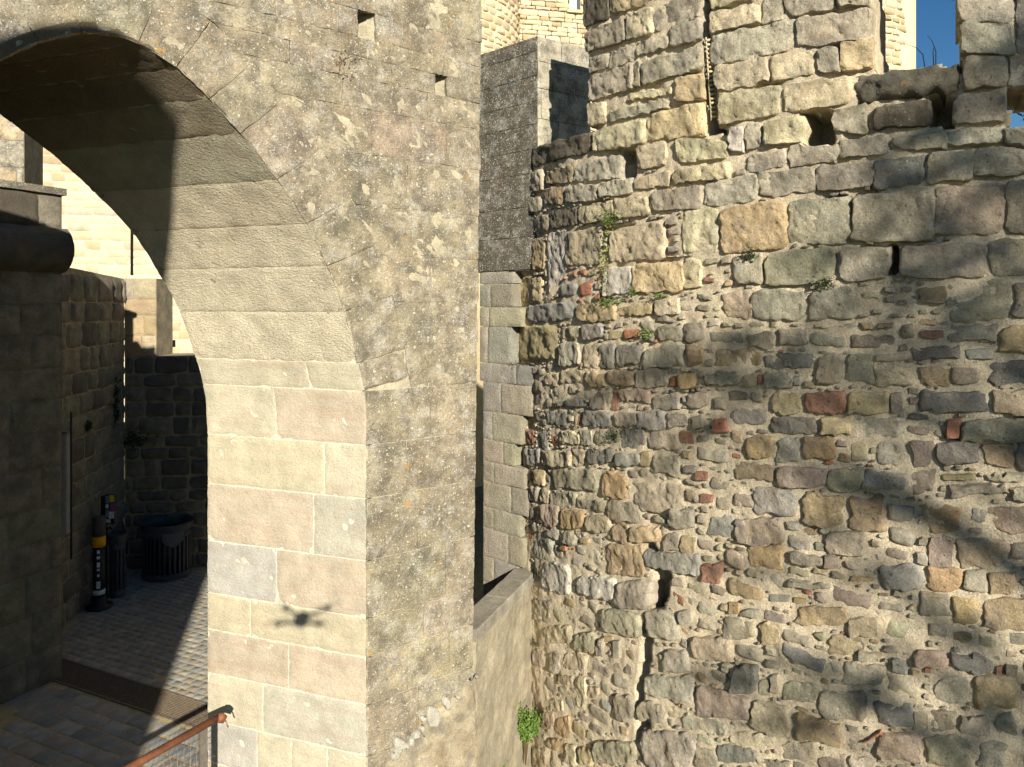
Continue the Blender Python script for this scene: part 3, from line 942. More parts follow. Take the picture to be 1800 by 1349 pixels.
      (332,485,502,506,626,612,'o'),(496,625,506,506,640,632,'b'),(636,800,506,512,630,626,'o'),(892,980,522,522,640,636,'c'),(1022,1180,532,526,650,656,'l'),(1202,1315,526,522,670,666,'v'),(1332,1560,532,532,650,650,'G'),(1582,1755,532,526,666,660,'k'),(1762,1990,530,528,670,670,'v'),
      (276,480,636,636,736,740,'k'),(512,755,656,656,770,776,'v'),(766,940,666,666,785,786,'c'),(952,1195,682,682,780,782,'b'),(1206,1340,686,686,800,796,'v'),(1362,1545,692,692,735,736,'y'),(1592,1990,692,692,735,738,'e'),
      (386,635,756,776,914,938,'b'),(642,845,812,812,966,980,'t'),(866,1070,816,822,990,996,'k'),(1266,1480,846,852,1006,1016,'o'),(1402,1715,746,752,830,832,'l'),(1726,1990,762,762,845,850,'g'),(1626,1990,872,872,1012,1042,'p'),
      (0,120,896,902,996,1000,'g'),(132,285,922,916,1016,1026,'b'),(292,525,926,936,1062,1072,'v'),(776,970,992,1002,1116,1130,'g'),(1296,1430,1022,1026,1190,1186,'v'),(1436,1720,1036,1042,1190,1204,'p'),(1732,1990,1052,1056,1170,1180,'g'),
      (0,165,1022,1042,1126,1136,'k'),(346,535,1082,1092,1180,1200,'o'),(556,745,1102,1126,1172,1190,'g'),(752,830,1126,1126,1196,1190,'v'),(1046,1260,1166,1182,1296,1310,'b'),(1272,1470,1188,1198,1320,1330,'o'),(1478,1605,1206,1206,1320,1330,'g'),(1616,1760,1206,1216,1336,1340,'k'),
      (0,110,1132,1136,1240,1246,'b'),(106,215,1172,1172,1272,1276,'R'),(552,770,1246,1266,1300,1306,'g'),(886,1010,1232,1236,1270,1272,'o'),(52,122,385,385,455,455,'g'),(165,240,400,400,480,480,'r'),(0,48,475,475,580,580,'v'),(0,60,640,640,700,700,'b'),(70,130,680,680,740,740,'R'),(95,160,800,805,855,855,'R')],
'I': [(1242,1415,432,442,555,555,'g'),(1422,1570,446,452,595,596,'o'),(1578,1990,456,456,616,622,'k'),(588,872,492,506,605,610,'t'),(878,1050,546,562,656,660,'c'),(456,565,432,432,486,490,'G'),(312,425,506,512,566,570,'g'),(428,550,506,546,566,605,'v'),(216,385,552,572,666,686,'g'),(402,505,592,602,690,708,'y'),
      (46,265,642,662,770,794,'p'),(756,960,652,662,746,760,'k'),(1216,1400,722,726,812,826,'p'),(1412,1625,746,748,830,850,'G'),(926,1045,736,742,796,792,'e'),(252,390,812,816,960,966,'G'),(522,718,872,886,1000,1030,'e'),(724,985,922,942,1096,1110,'g'),(848,1060,792,802,918,930,'g'),(1312,1500,866,862,1010,1002,'l'),(1532,1775,866,872,1036,1046,'t'),
      (84,355,922,962,1066,1108,'v'),(362,580,992,1022,1130,1180,'c'),(594,840,1062,1112,1206,1244,'t'),(1216,1308,1052,1062,1166,1162,'e'),(1312,1430,1046,1056,1166,1162,'g'),(1452,1630,1062,1058,1190,1182,'g'),(1002,1210,986,1012,1130,1132,'G'),
      (1012,1270,1162,1164,1300,1312,'p'),(1282,1545,1186,1192,1332,1349,'e'),(1552,1720,1202,1204,1349,1360,'g'),(192,390,1226,1246,1320,1332,'G'),(512,700,1212,1226,1300,1312,'e'),(394,560,1282,1302,1360,1370,'g'),(704,870,1262,1272,1360,1360,'v'),(884,1008,1292,1294,1370,1370,'g'),(252,500,1142,1182,1230,1250,'c'),(0,240,1052,1102,1142,1180,'l'),(0,60,1192,1200,1340,1349,'c'),(65,185,1250,1260,1340,1349,'g'),
      (902,958,1132,1152,1180,1190,'r'),(946,1056,1186,1142,1212,1172,'r'),(562,600,1042,1048,1062,1066,'r'),(1266,1316,822,822,850,856,'r'),(1640,1770,1060,1060,1190,1195,'g'),(400,460,880,880,970,975,'g'),(465,520,850,850,960,965,'g'),(245,300,470,470,535,540,'o'),(1640,1690,800,800,865,865,'R'),(1700,1770,800,800,860,860,'v')],
}
def quad_px(cr, t):
    x0, y0, s = CROP[cr]
    L, R, tl, tr, bl, br = t[:6]
    return [(x0 + L / s, y0 + tl / s), (x0 + R / s, y0 + tr / s), (x0 + R / s, y0 + br / s), (x0 + L / s, y0 + bl / s)]
HOLES_T = [(1089, 1117, 264, 314), (903, 921, 308, 346), (1410, 1462, 193, 254), (1636, 1676, 168, 222), (1564, 1579, 430, 482), (926, 935, 733, 752), (1118, 1140, 1268, 1296), (1136, 1150, 957, 968)]
CRACK = [(1143, 962), (1156, 985), (1164, 1010), (1160, 1040), (1152, 1068), (1143, 1095), (1136, 1130), (1133, 1160), (1130, 1180), (1126, 1212), (1124, 1240), (1127, 1275), (1123, 1310)]
cq = []            # (quad ab, bbox, colour, vmid, umid)
for cr, L in ST.items():
    for t in L:
        px = quad_px(cr, t)
        ab = [TS.pix(u, v) for u, v in px]
        a0, a1 = min(p[0] for p in ab), max(p[0] for p in ab)
        b0, b1 = min(p[1] for p in ab), max(p[1] for p in ab)
        dup = False
        ca, cb = (a0 + a1) / 2, (b0 + b1) / 2
        for o in cq:
            x0, x1, y0, y1 = o[1]
            ia = max(0, min(a1, x1) - max(a0, x0)) * max(0, min(b1, y1) - max(b0, y0))
            if ia > 0.42 * min((a1 - a0) * (b1 - b0), (x1 - x0) * (y1 - y0)):
                dup = True
                break
        if dup:
            continue
        um, vm = sum(p[0] for p in px) / 4, sum(p[1] for p in px) / 4
        cq.append((ab, (a0, a1, b0, b1), t[6], um, vm))
def in_quad(quad, a, b, grow=0.0):
    c = np.mean(quad, 0)
    r = np.ones(np.shape(a), bool)
    for i in range(4):
        p, q = np.array(quad[i]), np.array(quad[(i + 1) % 4])
        p, q = p + (p - c) / (np.linalg.norm(p - c) + 1e-9) * grow, q + (q - c) / (np.linalg.norm(q - c) + 1e-9) * grow
        s = (q[0] - p[0]) * (b - p[1]) - (q[1] - p[1]) * (a - p[0])
        r &= (s <= 0)
    return r
for ab, bb, code, um, vm in cq:
    upper = vm < 520
    area = (bb[1] - bb[0]) * (bb[3] - bb[2])
    if upper:
        kw = dict(proud=0.012 + rng.uniform(-0.010, 0.016), rnd=rng.uniform(0.0, 0.035), k=rng.uniform(26, 60), amp=0.014, edge=0.030, out=0.9, chip=0.008)
    else:
        kw = dict(proud=0.017 + rng.uniform(-0.010, 0.018), rnd=rng.uniform(0.02, 0.16), k=rng.uniform(12, 30), amp=0.014 if area > 0.02 else 0.005, edge=0.020, out=1.0, chip=0.011 if area > 0.02 else 0.004)
    if um < 1210 and vm > 900:
        kw['rnd'] = rng.uniform(0.2, 0.45)
        kw['proud'] += 0.01
    cc_ = np.mean(ab, 0)
    g_ = 1.055 if upper else 1.05
    pu, pv = proj(TS(np.array([p[0] for p in ab]), np.array([p[1] for p in ab])))
    if any(pu.max() > h_[0] - 14 and pu.min() < h_[1] + 14 and pv.max() > h_[2] and pv.min() < h_[3] for h_ in HOLES_T[:5]):
        g_ = 0.985
    cj = min(0.014, 0.06 * min(bb[1] - bb[0], bb[3] - bb[2])) * (0.4 if upper else 1.0)
    ab = [tuple(cc_ + (np.array(p) - cc_) * g_ + rng.normal(0, cj, 2)) for p in ab]
    lich = (vm < 330 and (um < 1040 or 1000 < um < 1240 and vm < 60 or 1500 < um < 1660)) or code == 'd'
    V, F = patch(TS, ab, back=0.16, seed=ns(), cell=0.015, nsc=8.5, **kw)
    put('stone' if code not in 'rR' else 'brick', mesh('stone', V, F, M_TOWERTOP if lich else M_TOWER, np.clip(colr(code) * (1.18 if upper and code != 'd' else 1.06), 0, 0.85), sharp=0.75), tower)

def tower_keep_px(u, v, z):
    k = np.ones(u.shape, bool)
    l = np.interp(v, [-200, 0, 200, 240], [1228, 1233, 1238, 1240])
    r = np.interp(v, [-200, 0, 160, 210, 236], [1244, 1251, 1260, 1267, 1276])
    k &= ~((u > l) & (u < r) & (v < 236))
    ml = np.interp(v, [-200, 0, 130], [1512, 1528, 1537])
    mr = np.interp(v, [-200, 0, 110, 160], [1664, 1681, 1692, 1694])
    top = np.interp(u, [1500, 1547, 1593, 1630, 1650, 1668, 1694], [134, 126, 120, 112, 110, 122, 132])
    k &= ~((u > ml) & (u < mr) & (v < top))
    k &= ~((u > 1772 + 4 * np.sin(v * 0.1)) & (u < 1865) & (v > 152) & (v < 222))
    lt = np.interp(u, [860, 905, 936, 1040], [360, 318, 262, 234])
    k &= ~((u < 1027 + 0.055 * np.minimum(v, 220)) & (v < lt))
    return k & (z < 3.05)
ph0, ph1 = TS.pix(872, 600)[0], TS.pix(2150, 600)[0]
A_ = np.arange(ph0 - 0.9, ph1, 0.024)
B_ = np.arange(TB, 3.07, 0.024)
def off_tower(P, A, B):
    u, v = proj(P)
    up = np.clip((560 - v) / 120, 0, 1)
    n = fbm(P, 6, 31)
    h = -0.001 - up * (0.006 + 0.06 * np.clip(fbm(P, 3.1, 12, 2) - 0.12, 0, 0.8)) - 0.035 * np.clip(fbm(P, 4.3, 77, 2) - 0.35, 0, 1) + 0.008 * n + 0.008 * fbm(P, 20, 8)
    h = h + 0.02 * np.clip(1 - np.abs(u - 960) / 70, 0, 1) * np.clip((v - 900) / 100, 0, 1)
    for u0, u1, v0, v1 in HOLES_T:
        h = np.where((u > u0) & (u < u1) & (v > v0) & (v < v1), -0.42, h)
    cu = np.interp(v, [c[1] for c in CRACK], [c[0] for c in CRACK])
    wv = np.interp(v, [958, 990, 1040, 1130, 1215, 1310], [6, 13, 15, 8, 6, 4])
    h = np.where((v > 958) & (v < 1305) & (np.abs(u - cu) < wv), -0.30, h)
    return h
def keep_tower(P, a, b):
    u, v = proj(P)
    return tower_keep_px(u, v, b)
V, F = sheet(TS, A_, B_, keep_tower, off_tower, 0.62)
put('mortar_core', mesh('mortar_core', V, F, M_MORTAR), tower)
# broken capstone of the low parapet between the merlons
px = [(1501, 133), (1545, 124), (1600, 117), (1640, 109), (1665, 122), (1692, 128), (1692, 160), (1640, 165), (1500, 182)]
ab = [TS.pix(*p) for p in ((1501, 130), (1692, 112), (1692, 161), (1501, 182))]
V, F = patch(TS, ab, 0.035, 0.45, 0.18, 6, 0.022, ns(), 0.016, 6, 0.02, 1.2)
put('stone', mesh('stone', V, F, M_TOWERTOP, colr('d')), tower)

# rubble packed between the traced stones, and coursed stones beyond the picture's edge
occ_a, occ_b = [], []
GA, GB = 0.01, 0.01
gA0, gB0 = A_[0], TB
occ = np.zeros((int((3.15 - TB) / GB), int((A_[-1] - A_[0]) / GA) + 2), bool)
gy, gx_ = np.meshgrid(np.arange(occ.shape[0]) * GB + gB0, np.arange(occ.shape[1]) * GA + gA0, indexing='ij')
for ab, bb, code, um, vm in cq:
    i0, i1 = int((bb[2] - gB0) / GB) - 1, int((bb[3] - gB0) / GB) + 2
    j0, j1 = int((bb[0] - gA0) / GA) - 1, int((bb[1] - gA0) / GA) + 2
    i0, j0 = max(i0, 0), max(j0, 0)
    sub = in_quad(ab, gx_[i0:i1, j0:j1], gy[i0:i1, j0:j1], 0.004)
    occ[i0:i1, j0:j1] |= sub
u_, v_ = proj(TS(gx_, gy))
occ |= ~tower_keep_px(u_, v_, gy)
for u0, u1, v0, v1 in HOLES_T:
    occ |= (u_ > u0 - 3) & (u_ < u1 + 3) & (v_ > v0 - 3) & (v_ < v1 + 3)
cu = np.interp(v_, [c[1] for c in CRACK], [c[0] for c in CRACK])
occ |= (v_ > 955) & (v_ < 1308) & (np.abs(u_ - cu) < 15)
def free(a0, a1, b0, b1):
    i0, i1, j0, j1 = int((b0 - gB0) / GB), int((b1 - gB0) / GB) + 1, int((a0 - gA0) / GA), int((a1 - gA0) / GA) + 1
    if i0 < 0 or j0 < 0 or i1 >= occ.shape[0] or j1 >= occ.shape[1]:
        return False
    return not occ[i0:i1, j0:j1].any()
def take(a0, a1, b0, b1):
    i0, i1, j0, j1 = int((b0 - gB0) / GB), int((b1 - gB0) / GB) + 1, int((a0 - gA0) / GA), int((a1 - gA0) / GA) + 1
    occ[i0:i1, j0:j1] = True
rub, edge_st = [], []
def uv1(a, b):
    p = TS(a, b)
    return proj(p)
# coursed stones off frame
b = TB
while b < 2.95:
    hh = random.uniform(0.17, 0.32)
    a = A_[0] + 0.02
    while a < A_[-1] - 0.05:
        ww = random.uniform(0.22, 0.48)
        u, v = uv1(a + ww / 2, b + hh / 2)
        if (u > 1800 or v > 1360 or v < -5 or u < 870) and free(a, a + ww, b, b + hh):
            q = [(a + 0.008, b + hh - 0.008), (a + ww - 0.008, b + hh - 0.008), (a + ww - 0.008, b + 0.008), (a + 0.008, b + 0.008)]
            Vp, Fp = patch(TS, q, 0.02, 0.1, rng.uniform(0.2, 0.4), 6, 0.012, ns(), 0.04, 7.5, 0.03, 1.0)
            edge_st.append((Vp, Fp, colr(random.choice('gctge'))))
            take(a, a + ww, b, b + hh)
        a += ww
    b += hh
# rubble fill: rows of shrinking height packed into whatever gaps are left
M5 = 0.005
nbig = [0]
for (h0, h1, w0, w1, dens) in ((0.10, 0.15, 0.16, 0.32, 0.9), (0.07, 0.10, 0.10, 0.2, 0.9), (0.045, 0.07, 0.07, 0.15, 0.9), (0.028, 0.045, 0.045, 0.10, 0.85), (0.018, 0.028, 0.028, 0.06, 0.6)):
    b = TB + 0.2
    while b < 1.2:
        hh = rng.uniform(h0, h1)
        a = A_[0] + 0.02
        while a < A_[-1] - 0.1:
            u, v = uv1(a, b + hh / 2)
            if not (918 < u < 1805 and 300 < v < 1362):
                a += 0.1
                continue
            if not free(a - 0.003, a + 0.02, b, b + hh):
                a += 0.012
                continue
            ww, ok = rng.uniform(w0, w1), False
            for _ in range(3):
                if free(a, a + ww, b, b + hh):
                    ok = True
                    break
                ww *= 0.72
                if ww < hh * 0.75:
                    break
            pr = dens * (1.0 if v > 570 else (0.75 if 980 < u < 1060 and 460 < v < 535 else 0.30 if h1 < 0.08 else 0.0))
            if u < 1180:
                pr *= 0.85
            if not ok or rng.random() > pr:
                a += 0.02 if not ok else ww
                continue
            take(a - 0.004, a + ww + 0.003, b - 0.003, b + hh + 0.003)
            sk, j1, j2 = rng.normal(0, 0.06) * ww, rng.uniform(0, 0.12) * hh, rng.uniform(0, 0.12) * hh
            q_ = [(a, b + hh - j1 - sk / 2), (a + ww, b + hh - j2 + sk / 2), (a + ww, b + sk / 2 + j1 * 0.4), (a, b - sk / 2 + j2 * 0.4)]
            red = rng.random() < (0.030 if not (985 < u < 1055 and 470 < v < 530) else 0.6)
            code = random.choice('rrR') if red else random.choice('ggbgectgvgl')
            small = hh < 0.05
            Vp, Fp = patch(TS, q_, rng.uniform(0.004, 0.022), 0.04, rng.uniform(0.2, 0.7) if small else rng.uniform(0.1, 0.4), rng.uniform(4, 9), 0.005 if small else 0.009, ns(), 0.018, 14, 0.014, 1.0, 0.002 if small else 0.005)
            if not small and ww > 0.12 and nbig[0] + len(cq) < 298:
                nbig[0] += 1
                put('stone', mesh('stone', Vp, Fp, M_TOWER, colr(code, 0.09), sharp=0.75), tower)
            else:
                rub.append((Vp, Fp, colr(code, 0.10)))
            a += ww + 0.006
        b += hh * rng.uniform(0.45, 0.8)
V, F, Cc = join(rub)
put('rubble', mesh('rubble', V, F, M_TOWER, Cc, sharp=0.8), tower, kind='stuff')
V, F, Cc = join(edge_st)
put('rubble', mesh('rubble', V, F, M_TOWER, Cc, sharp=0.8), tower, kind='stuff')
print('tower stones', len(cq), 'rubble', len(rub), 'edge', len(edge_st))

# ------------------------------------------------------------------ generic coursed walls
def courses(surf, a0, a1, b0, b1, hr, wr, joint=0.006, vis=None):
    out = []
    b = b0
    while b < b1 - 0.03:
        h = random.uniform(*hr)
        if b + h > b1 - hr[0] * 0.5:
            h = b1 - b
        a = a0 - random.uniform(0, wr[1] * 0.6)
        while a < a1 - 0.02:
            w_ = random.uniform(*wr)
            x0, x1 = max(a, a0), min(a + w_, a1)
            if a1 - x1 < wr[0] * 0.35:
                x1 = a1
            if x1 - x0 > 0.05:
                q = [(x0 + joint, b + h - joint), (x1 - joint, b + h - joint), (x1 - joint, b + joint), (x0 + joint, b + joint)]
                if vis is None or vis(surf(0.5 * (x0 + x1), b + h / 2)):
                    out.append(q)
            if x1 >= a1:
                break
            a += w_
        b += h
    return out
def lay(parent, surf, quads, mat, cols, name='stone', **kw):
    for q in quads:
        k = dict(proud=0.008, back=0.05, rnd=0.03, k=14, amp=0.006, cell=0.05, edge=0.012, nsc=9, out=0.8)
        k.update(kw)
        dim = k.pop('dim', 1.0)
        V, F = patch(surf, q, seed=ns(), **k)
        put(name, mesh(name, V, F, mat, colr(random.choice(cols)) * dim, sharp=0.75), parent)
def core_prism(parent, poly, z0, z1, mat, col=None):
    V, F = prism([tuple(p) for p in poly], z0, z1)
    return put('core', mesh('core', V, F, mat, col, smooth=False), parent)

# ------------------------------------------------------------------ square turret beside the round tower
T0, T1, T2 = np.array([0.2688, 7.40]), np.array([-0.44, 8.02]), np.array([0.87, 7.78])
turret = thing('square_turret', 'dark lichen-speckled square ashlar turret rising behind the round tower', 'turret', (T0[0], T0[1], GZ))
TL = Plane(T0, T1 - T0)
TRt = Plane(T0, T2 - T0)
lt_, rt_ = float(np.linalg.norm(T1 - T0)), float(np.linalg.norm(T2 - T0))
ins = 0.012
core_prism(turret, [T0 - TL.n * ins - TRt.n * ins, T1 - TL.n * ins, T1 + (T2 - T0) - TL.n * ins, T2 - TRt.n * ins], 0.40, 2.85, M_DARK, lin((80, 76, 66)))
ql = courses(TL, 0.0, lt_, 0.41, 2.86, (0.24, 0.36), (0.35, 0.62), 0.0028)
qr = courses(TRt, 0.0, rt_, 0.6, 2.86, (0.28, 0.40), (0.35, 0.6), 0.0028)
lay(turret, TL, ql, M_DARK, 'ddd', dim=0.62, proud=0.001, edge=0.002, k=50, rnd=0.002, out=0.5, name='ashlar_block')  # left face dimmed in colour to stand for grazing light, besides its dark lichen
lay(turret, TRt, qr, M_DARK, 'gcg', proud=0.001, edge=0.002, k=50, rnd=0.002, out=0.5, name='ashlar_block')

# ------------------------------------------------------------------ toothed ashlar jamb against the tower
S0, S1 = np.array([-0.326, 7.92]), np.array([0.0914, 7.555])
SPn = Plane(S0, S1 - S0)
jambw = thing('ashlar_jamb', 'narrow tooled ashlar wall end toothed into the round tower beside the low wall', 'wall', (S0[0], S0[1], TB))
sr = [480, 500, 540, 574, 638, 671, 722, 772, 810, 845, 890, 927, 977, 1022, 1070, 1120, 1170, 1205]
se = [903, 901, 917, 898, 951, 937, 917, 904, 922, 929, 916, 921, 910, 925, 912, 925, 915]
sj = [None, 862, 859, 857, 907, 880, 865, 884, 868, 898, 867, 893, 868, 885, 866, 880, 865]
e905 = SPn.pix(890, 600)[0]
core_prism(jambw, [S0 - SPn.n * 0.01, S0 + SPn.d * e905 - SPn.n * 0.01, S0 + SPn.d * e905 - SPn.n * 0.9 + np.array([0.3, 0]), S0 - SPn.n * 0.9], TB, 0.40, M_BEDF)
for i in range(len(se)):
    z1, z0 = SPn.pix(850, sr[i])[1] - 0.004, SPn.pix(850, sr[i + 1])[1] + 0.004
    ae = SPn.pix(se[i], 700)[0]
    cuts = [-0.05 if i < 5 else 0.0] + ([SPn.pix(sj[i], 700)[0]] if sj[i] else []) + [ae]
    qs = [[(cuts[j] + (0.004 if j else 0), z1), (cuts[j + 1] - 0.003, z1), (cuts[j + 1] - 0.003, z0), (cuts[j] + (0.004 if j else 0), z0)] for j in range(len(cuts) - 1)]
    lay(jambw, SPn, qs, M_ASHLAR, 'gbge', proud=0.004, back=0.22, edge=0.004, k=40, rnd=0.004, amp=0.005, name='ashlar_block', cell=0.03)

# ------------------------------------------------------------------ passage behind the arch
W1a, W1b = np.array([-5.12, 8.03]), np.array([-5.415, 7.455])
w1 = thing('passage_wall', 'dark smooth wall with a heavy roll moulding at the left of the passage', 'wall', (W1a[0], W1a[1], GZ))
P1 = Plane(W1a, W1b - W1a, toward=(-2, 6))
back1 = -P1.n * 1.1
core_prism(w1, [W1a - P1.n * 0.015, W1a + P1.d * 4.5 - P1.n * 0.015, W1a + P1.d * 4.5 + back1, W1a + back1], GZ, 1.28, M_SHADE, lin((118, 110, 92)))
lay(w1, P1, courses(P1, 0.0, 1.9, GZ, 0.40, (0.34, 0.46), (0.5, 0.9), 0.010), M_SHADE, 'gge', dim=0.55, amp=0.012, k=12, name='wall_stone')  # dim paints the passage shade into the stone colours
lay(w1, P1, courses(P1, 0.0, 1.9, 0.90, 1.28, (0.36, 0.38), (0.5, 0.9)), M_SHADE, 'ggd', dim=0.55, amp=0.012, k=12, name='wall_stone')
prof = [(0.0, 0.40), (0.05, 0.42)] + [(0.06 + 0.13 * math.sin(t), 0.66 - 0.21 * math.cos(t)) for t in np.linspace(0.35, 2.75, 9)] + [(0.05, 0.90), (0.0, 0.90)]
Vm, Fm = [], []
st_ = np.linspace(-0.02, 4.4, 40)
for a in st_:
    for o_, z in prof:
        p = P1(a, z, o_)
        Vm.append(p + 0.01 * fbm(np.array([p]), 6, 77)[0])
n_ = len(prof)
for i in range(len(st_) - 1):
    for k in range(n_ - 1):
        Fm.append((i * n_ + k, i * n_ + k + 1, (i + 1) * n_ + k + 1, (i + 1) * n_ + k))
Fm.append(tuple(range(n_)))
put('roll_moulding', mesh('roll_moulding', Vm, Fm, M_SHADE, lin((92, 86, 72))), w1)
# weathered coping of that wall
V, F = prism([tuple(W1a + P1.n * 0.03 - P1.d * 0.03), tuple(W1a + P1.d * 4.4 + P1.n * 0.03), tuple(W1a + P1.d * 4.4 + back1 * 1.02), tuple(W1a + back1 * 1.02 - P1.d * 0.03)], 1.283, 1.36)
put('coping', mesh('coping', V, F, M_DARK, lin((120, 112, 94)), smooth=False), w1)

W2a, W2b = np.array([-5.72, 8.15]), np.array([-6.21, 11.32])
w2 = thing('passage_side_wall', 'shadowed stone side wall behind the bollard, running back to the bins', 'wall', (W2a[0], W2a[1], GZ))
P2 = Plane(W2a, W2b - W2a, toward=(-2, 9))
l2 = float(np.linalg.norm(W2b - W2a))
core_prism(w2, [W2a - P2.n * 0.02, W2b - P2.n * 0.02, W2b - P2.n * 0.7, W2a - P2.n * 0.7], GZ, [0.60, 0.47, 0.47, 0.60][:4], M_MORTARD)
lay(w2, P2, courses(P2, 0.0, l2, GZ, 0.46, (0.24, 0.36), (0.3, 0.6)), M_SHADE, 'ggeG', dim=0.55, amp=0.014, k=8, rnd=0.1, name='wall_stone', proud=0.012, edge=0.02)  # side wall colours dimmed for shade as well
W3a = np.array([-6.24, 11.34])
W3b = np.array([(275 - 900) / FPX * 11.4, 11.4])
W3c = np.array([-2.6, 11.7])
w3 = thing('passage_back_wall', 'dark rubble wall closing the passage behind the slatted bin', 'wall', (W3b[0], W3b[1], GZ))
P3 = Plane(W3a, W3c - W3a)
l3 = float(np.linalg.norm(W3c - W3a))
lp = float(np.dot(W3b - W3a, P3.d))
core_prism(w3, [W3a - P3.n * 0.02, W3c - P3.n * 0.02, W3c - P3.n * 0.8, W3a - P3.n * 0.8], GZ, -0.78, M_MORTARD)
lay(w3, P3, courses(P3, 0.0, l3 * 0.75, GZ, -0.78, (0.18, 0.30), (0.25, 0.55)), M_SHADE, 'gGGeg', dim=0.55, amp=0.018, k=6, rnd=0.2, name='wall_stone', proud=0.014, edge=0.025, cell=0.04)  # back wall colours carry the same painted shade
w4 = thing('wall_pier', 'upright ashlar pier half in sunlight above the dark back wall', 'pier', (W3a[0], W3a[1], -0.78))
core_prism(w4, [W3a - P3.n * 0.015, W3a + P3.d * lp - P3.n * 0.015, W3a + P3.d * lp - P3.n * 0.7, W3a - P3.n * 0.7], -0.779, 0.48, M_SHADE, lin((150, 138, 112)))
lay(w4, P3, courses(P3, 0.0, lp, -0.77, 0.485, (0.26, 0.34), (0.35, 0.66)), M_ASHLAR, 'tgc', amp=0.008, name='ashlar_block')
m1a, m1b = np.array([(42 - 900) / FPX * 9.5, 9.5]), np.array([(-90 - 900) / FPX * 9.3, 9.3])
m1 = thing('battlement_merlon', 'sunlit stone merlon standing above the dark moulded wall', 'merlon', (m1a[0], m1a[1], 1.3))
P4 = Plane(m1a, m1b - m1a)
core_prism(m1, [m1a - P4.n * 0.015, m1b - P4.n * 0.015, m1b - P4.n * 0.9, m1a - P4.n * 0.9 - np.array([0.12, 0])], GZ, 3.1, M_SHADE, lin((130, 122, 100)))
lay(m1, P4, courses(P4, 0.0, 1.0, 1.2, 3.1, (0.3, 0.38), (0.4, 0.7)), M_DARK, 'tg', amp=0.008, name='ashlar_block')

# sunlit wall far behind the arch
FWa = np.array([(-120 - 900) / FPX * 24.5, 24.5])
FWb = np.array([(430 - 900) / FPX * 27.0, 27.0])
far = thing('far_wall', 'pale sunlit coursed castle wall seen beyond the arch', 'wall', (FWa[0], FWa[1], GZ))
PF = Plane(FWa, FWb - FWa)
lf = float(np.linalg.norm(FWb - FWa))
core_prism(far, [FWa - PF.n * 0.02, FWb - PF.n * 0.02, FWb - PF.n * 1.5, FWa - PF.n * 1.5], GZ, 12.0, M_FAR, lin((205, 188, 150)))
def vis_far(p):
    u, v = proj(p)
    return 70 < u < 345 and 265 < v < 630 and (u < 250 or v > 470) and (u - 70) * 1.15 < v - 215
lay(far, PF, courses(PF, 0.0, lf, -2.4, 8.0, (0.26, 0.36), (0.45, 0.9), 0.010, vis_far), M_FAR, 'cctlc', proud=0.012, edge=0.02, cell=0.15, amp=0.01, name='wall_stone')
V, F = box(0, 1, 0, 1, 0, 1)
for (u, v, du, dv) in ((304, 604, 4, 6), (232, 440, 2.2, 44)):
    a, b = PF.pix(u, v)
    hw, hh = du / FPX * 26, dv / FPX * 26
    Vh = np.array([PF(a + sx * hw, b + sz * hh, o) for o in (-0.2, 0.022) for sz in (-1, 1) for sx in (-1, 1)])
    put('opening', mesh('opening', Vh, F, plain('dark_opening', (18, 16, 14), 1.0), smooth=False), far)

# keep and stair tower far behind the turret
KPa, KPb = np.array([0.10, 20.0]), np.array([3.2, 20.6])
keep = thing('castle_keep', 'tan castle building with a pale window behind the square turret', 'building', (KPa[0], KPa[1], GZ))
PK = Plane(KPa, KPb - KPa)
core_prism(keep, [KPa - PK.n * 0.02 + np.array([-1, 0]), KPb - PK.n * 0.02, KPb - PK.n * 3, KPa - PK.n * 3 + np.array([-1, 0])], GZ, 12.5, M_FAR, lin((206, 186, 146)))
def vis_keep(p):
    u, v = proj(p)
    wu = 996 < u < 1024 and v < 20
    return 905 < u < 1040 and -15 < v < 235 and (v < 110 or u > 1015) and not wu
lay(keep, PK, courses(PK, 0.0, 2.6, 4.0, 9.2, (0.10, 0.19), (0.22, 0.5), 0.008, vis_keep), M_FAR, 'ccct', proud=0.008, edge=0.012, cell=0.1, amp=0.02, k=6, rnd=0.1, name='wall_stone')
a, b = PK.pix(1010, 2)
wn_ = [PK(a + sx, b + sz, 0.02) for sx, sz in ((-0.16, -0.27), (0.17, -0.27), (0.17, 0.9), (-0.16, 0.9))]
M_GLASS = NT('pale_window_glass')
M_GLASS = M_GLASS.done((0.42, 0.50, 0.52), None, 0.15)
pane = put('window_pane', mesh('window_pane', wn_, [(0, 1, 2, 3)], M_GLASS, smooth=False), keep)
M_FRAME = plain('dark_window_frame', (40, 32, 28), 0.5)
Vw = [PK(a + x, b + z, o) for o in (0.0, 0.06) for z in (-0.27, 0.9) for x in (0.06, 0.16)]
put('frame', mesh('frame', np.array(Vw), box(0, 1, 0, 1, 0, 1)[1], M_FRAME, smooth=False), pane)
Vw = [PK(a + x, b + z, o) for o in (0.0, 0.08) for z in (-0.36, -0.275) for x in (-0.24, 0.24)]
put('sill', mesh('sill', np.array(Vw), box(0, 1, 0, 1, 0, 1)[1], M_FAR, lin((190, 170, 130)), smooth=False), pane)

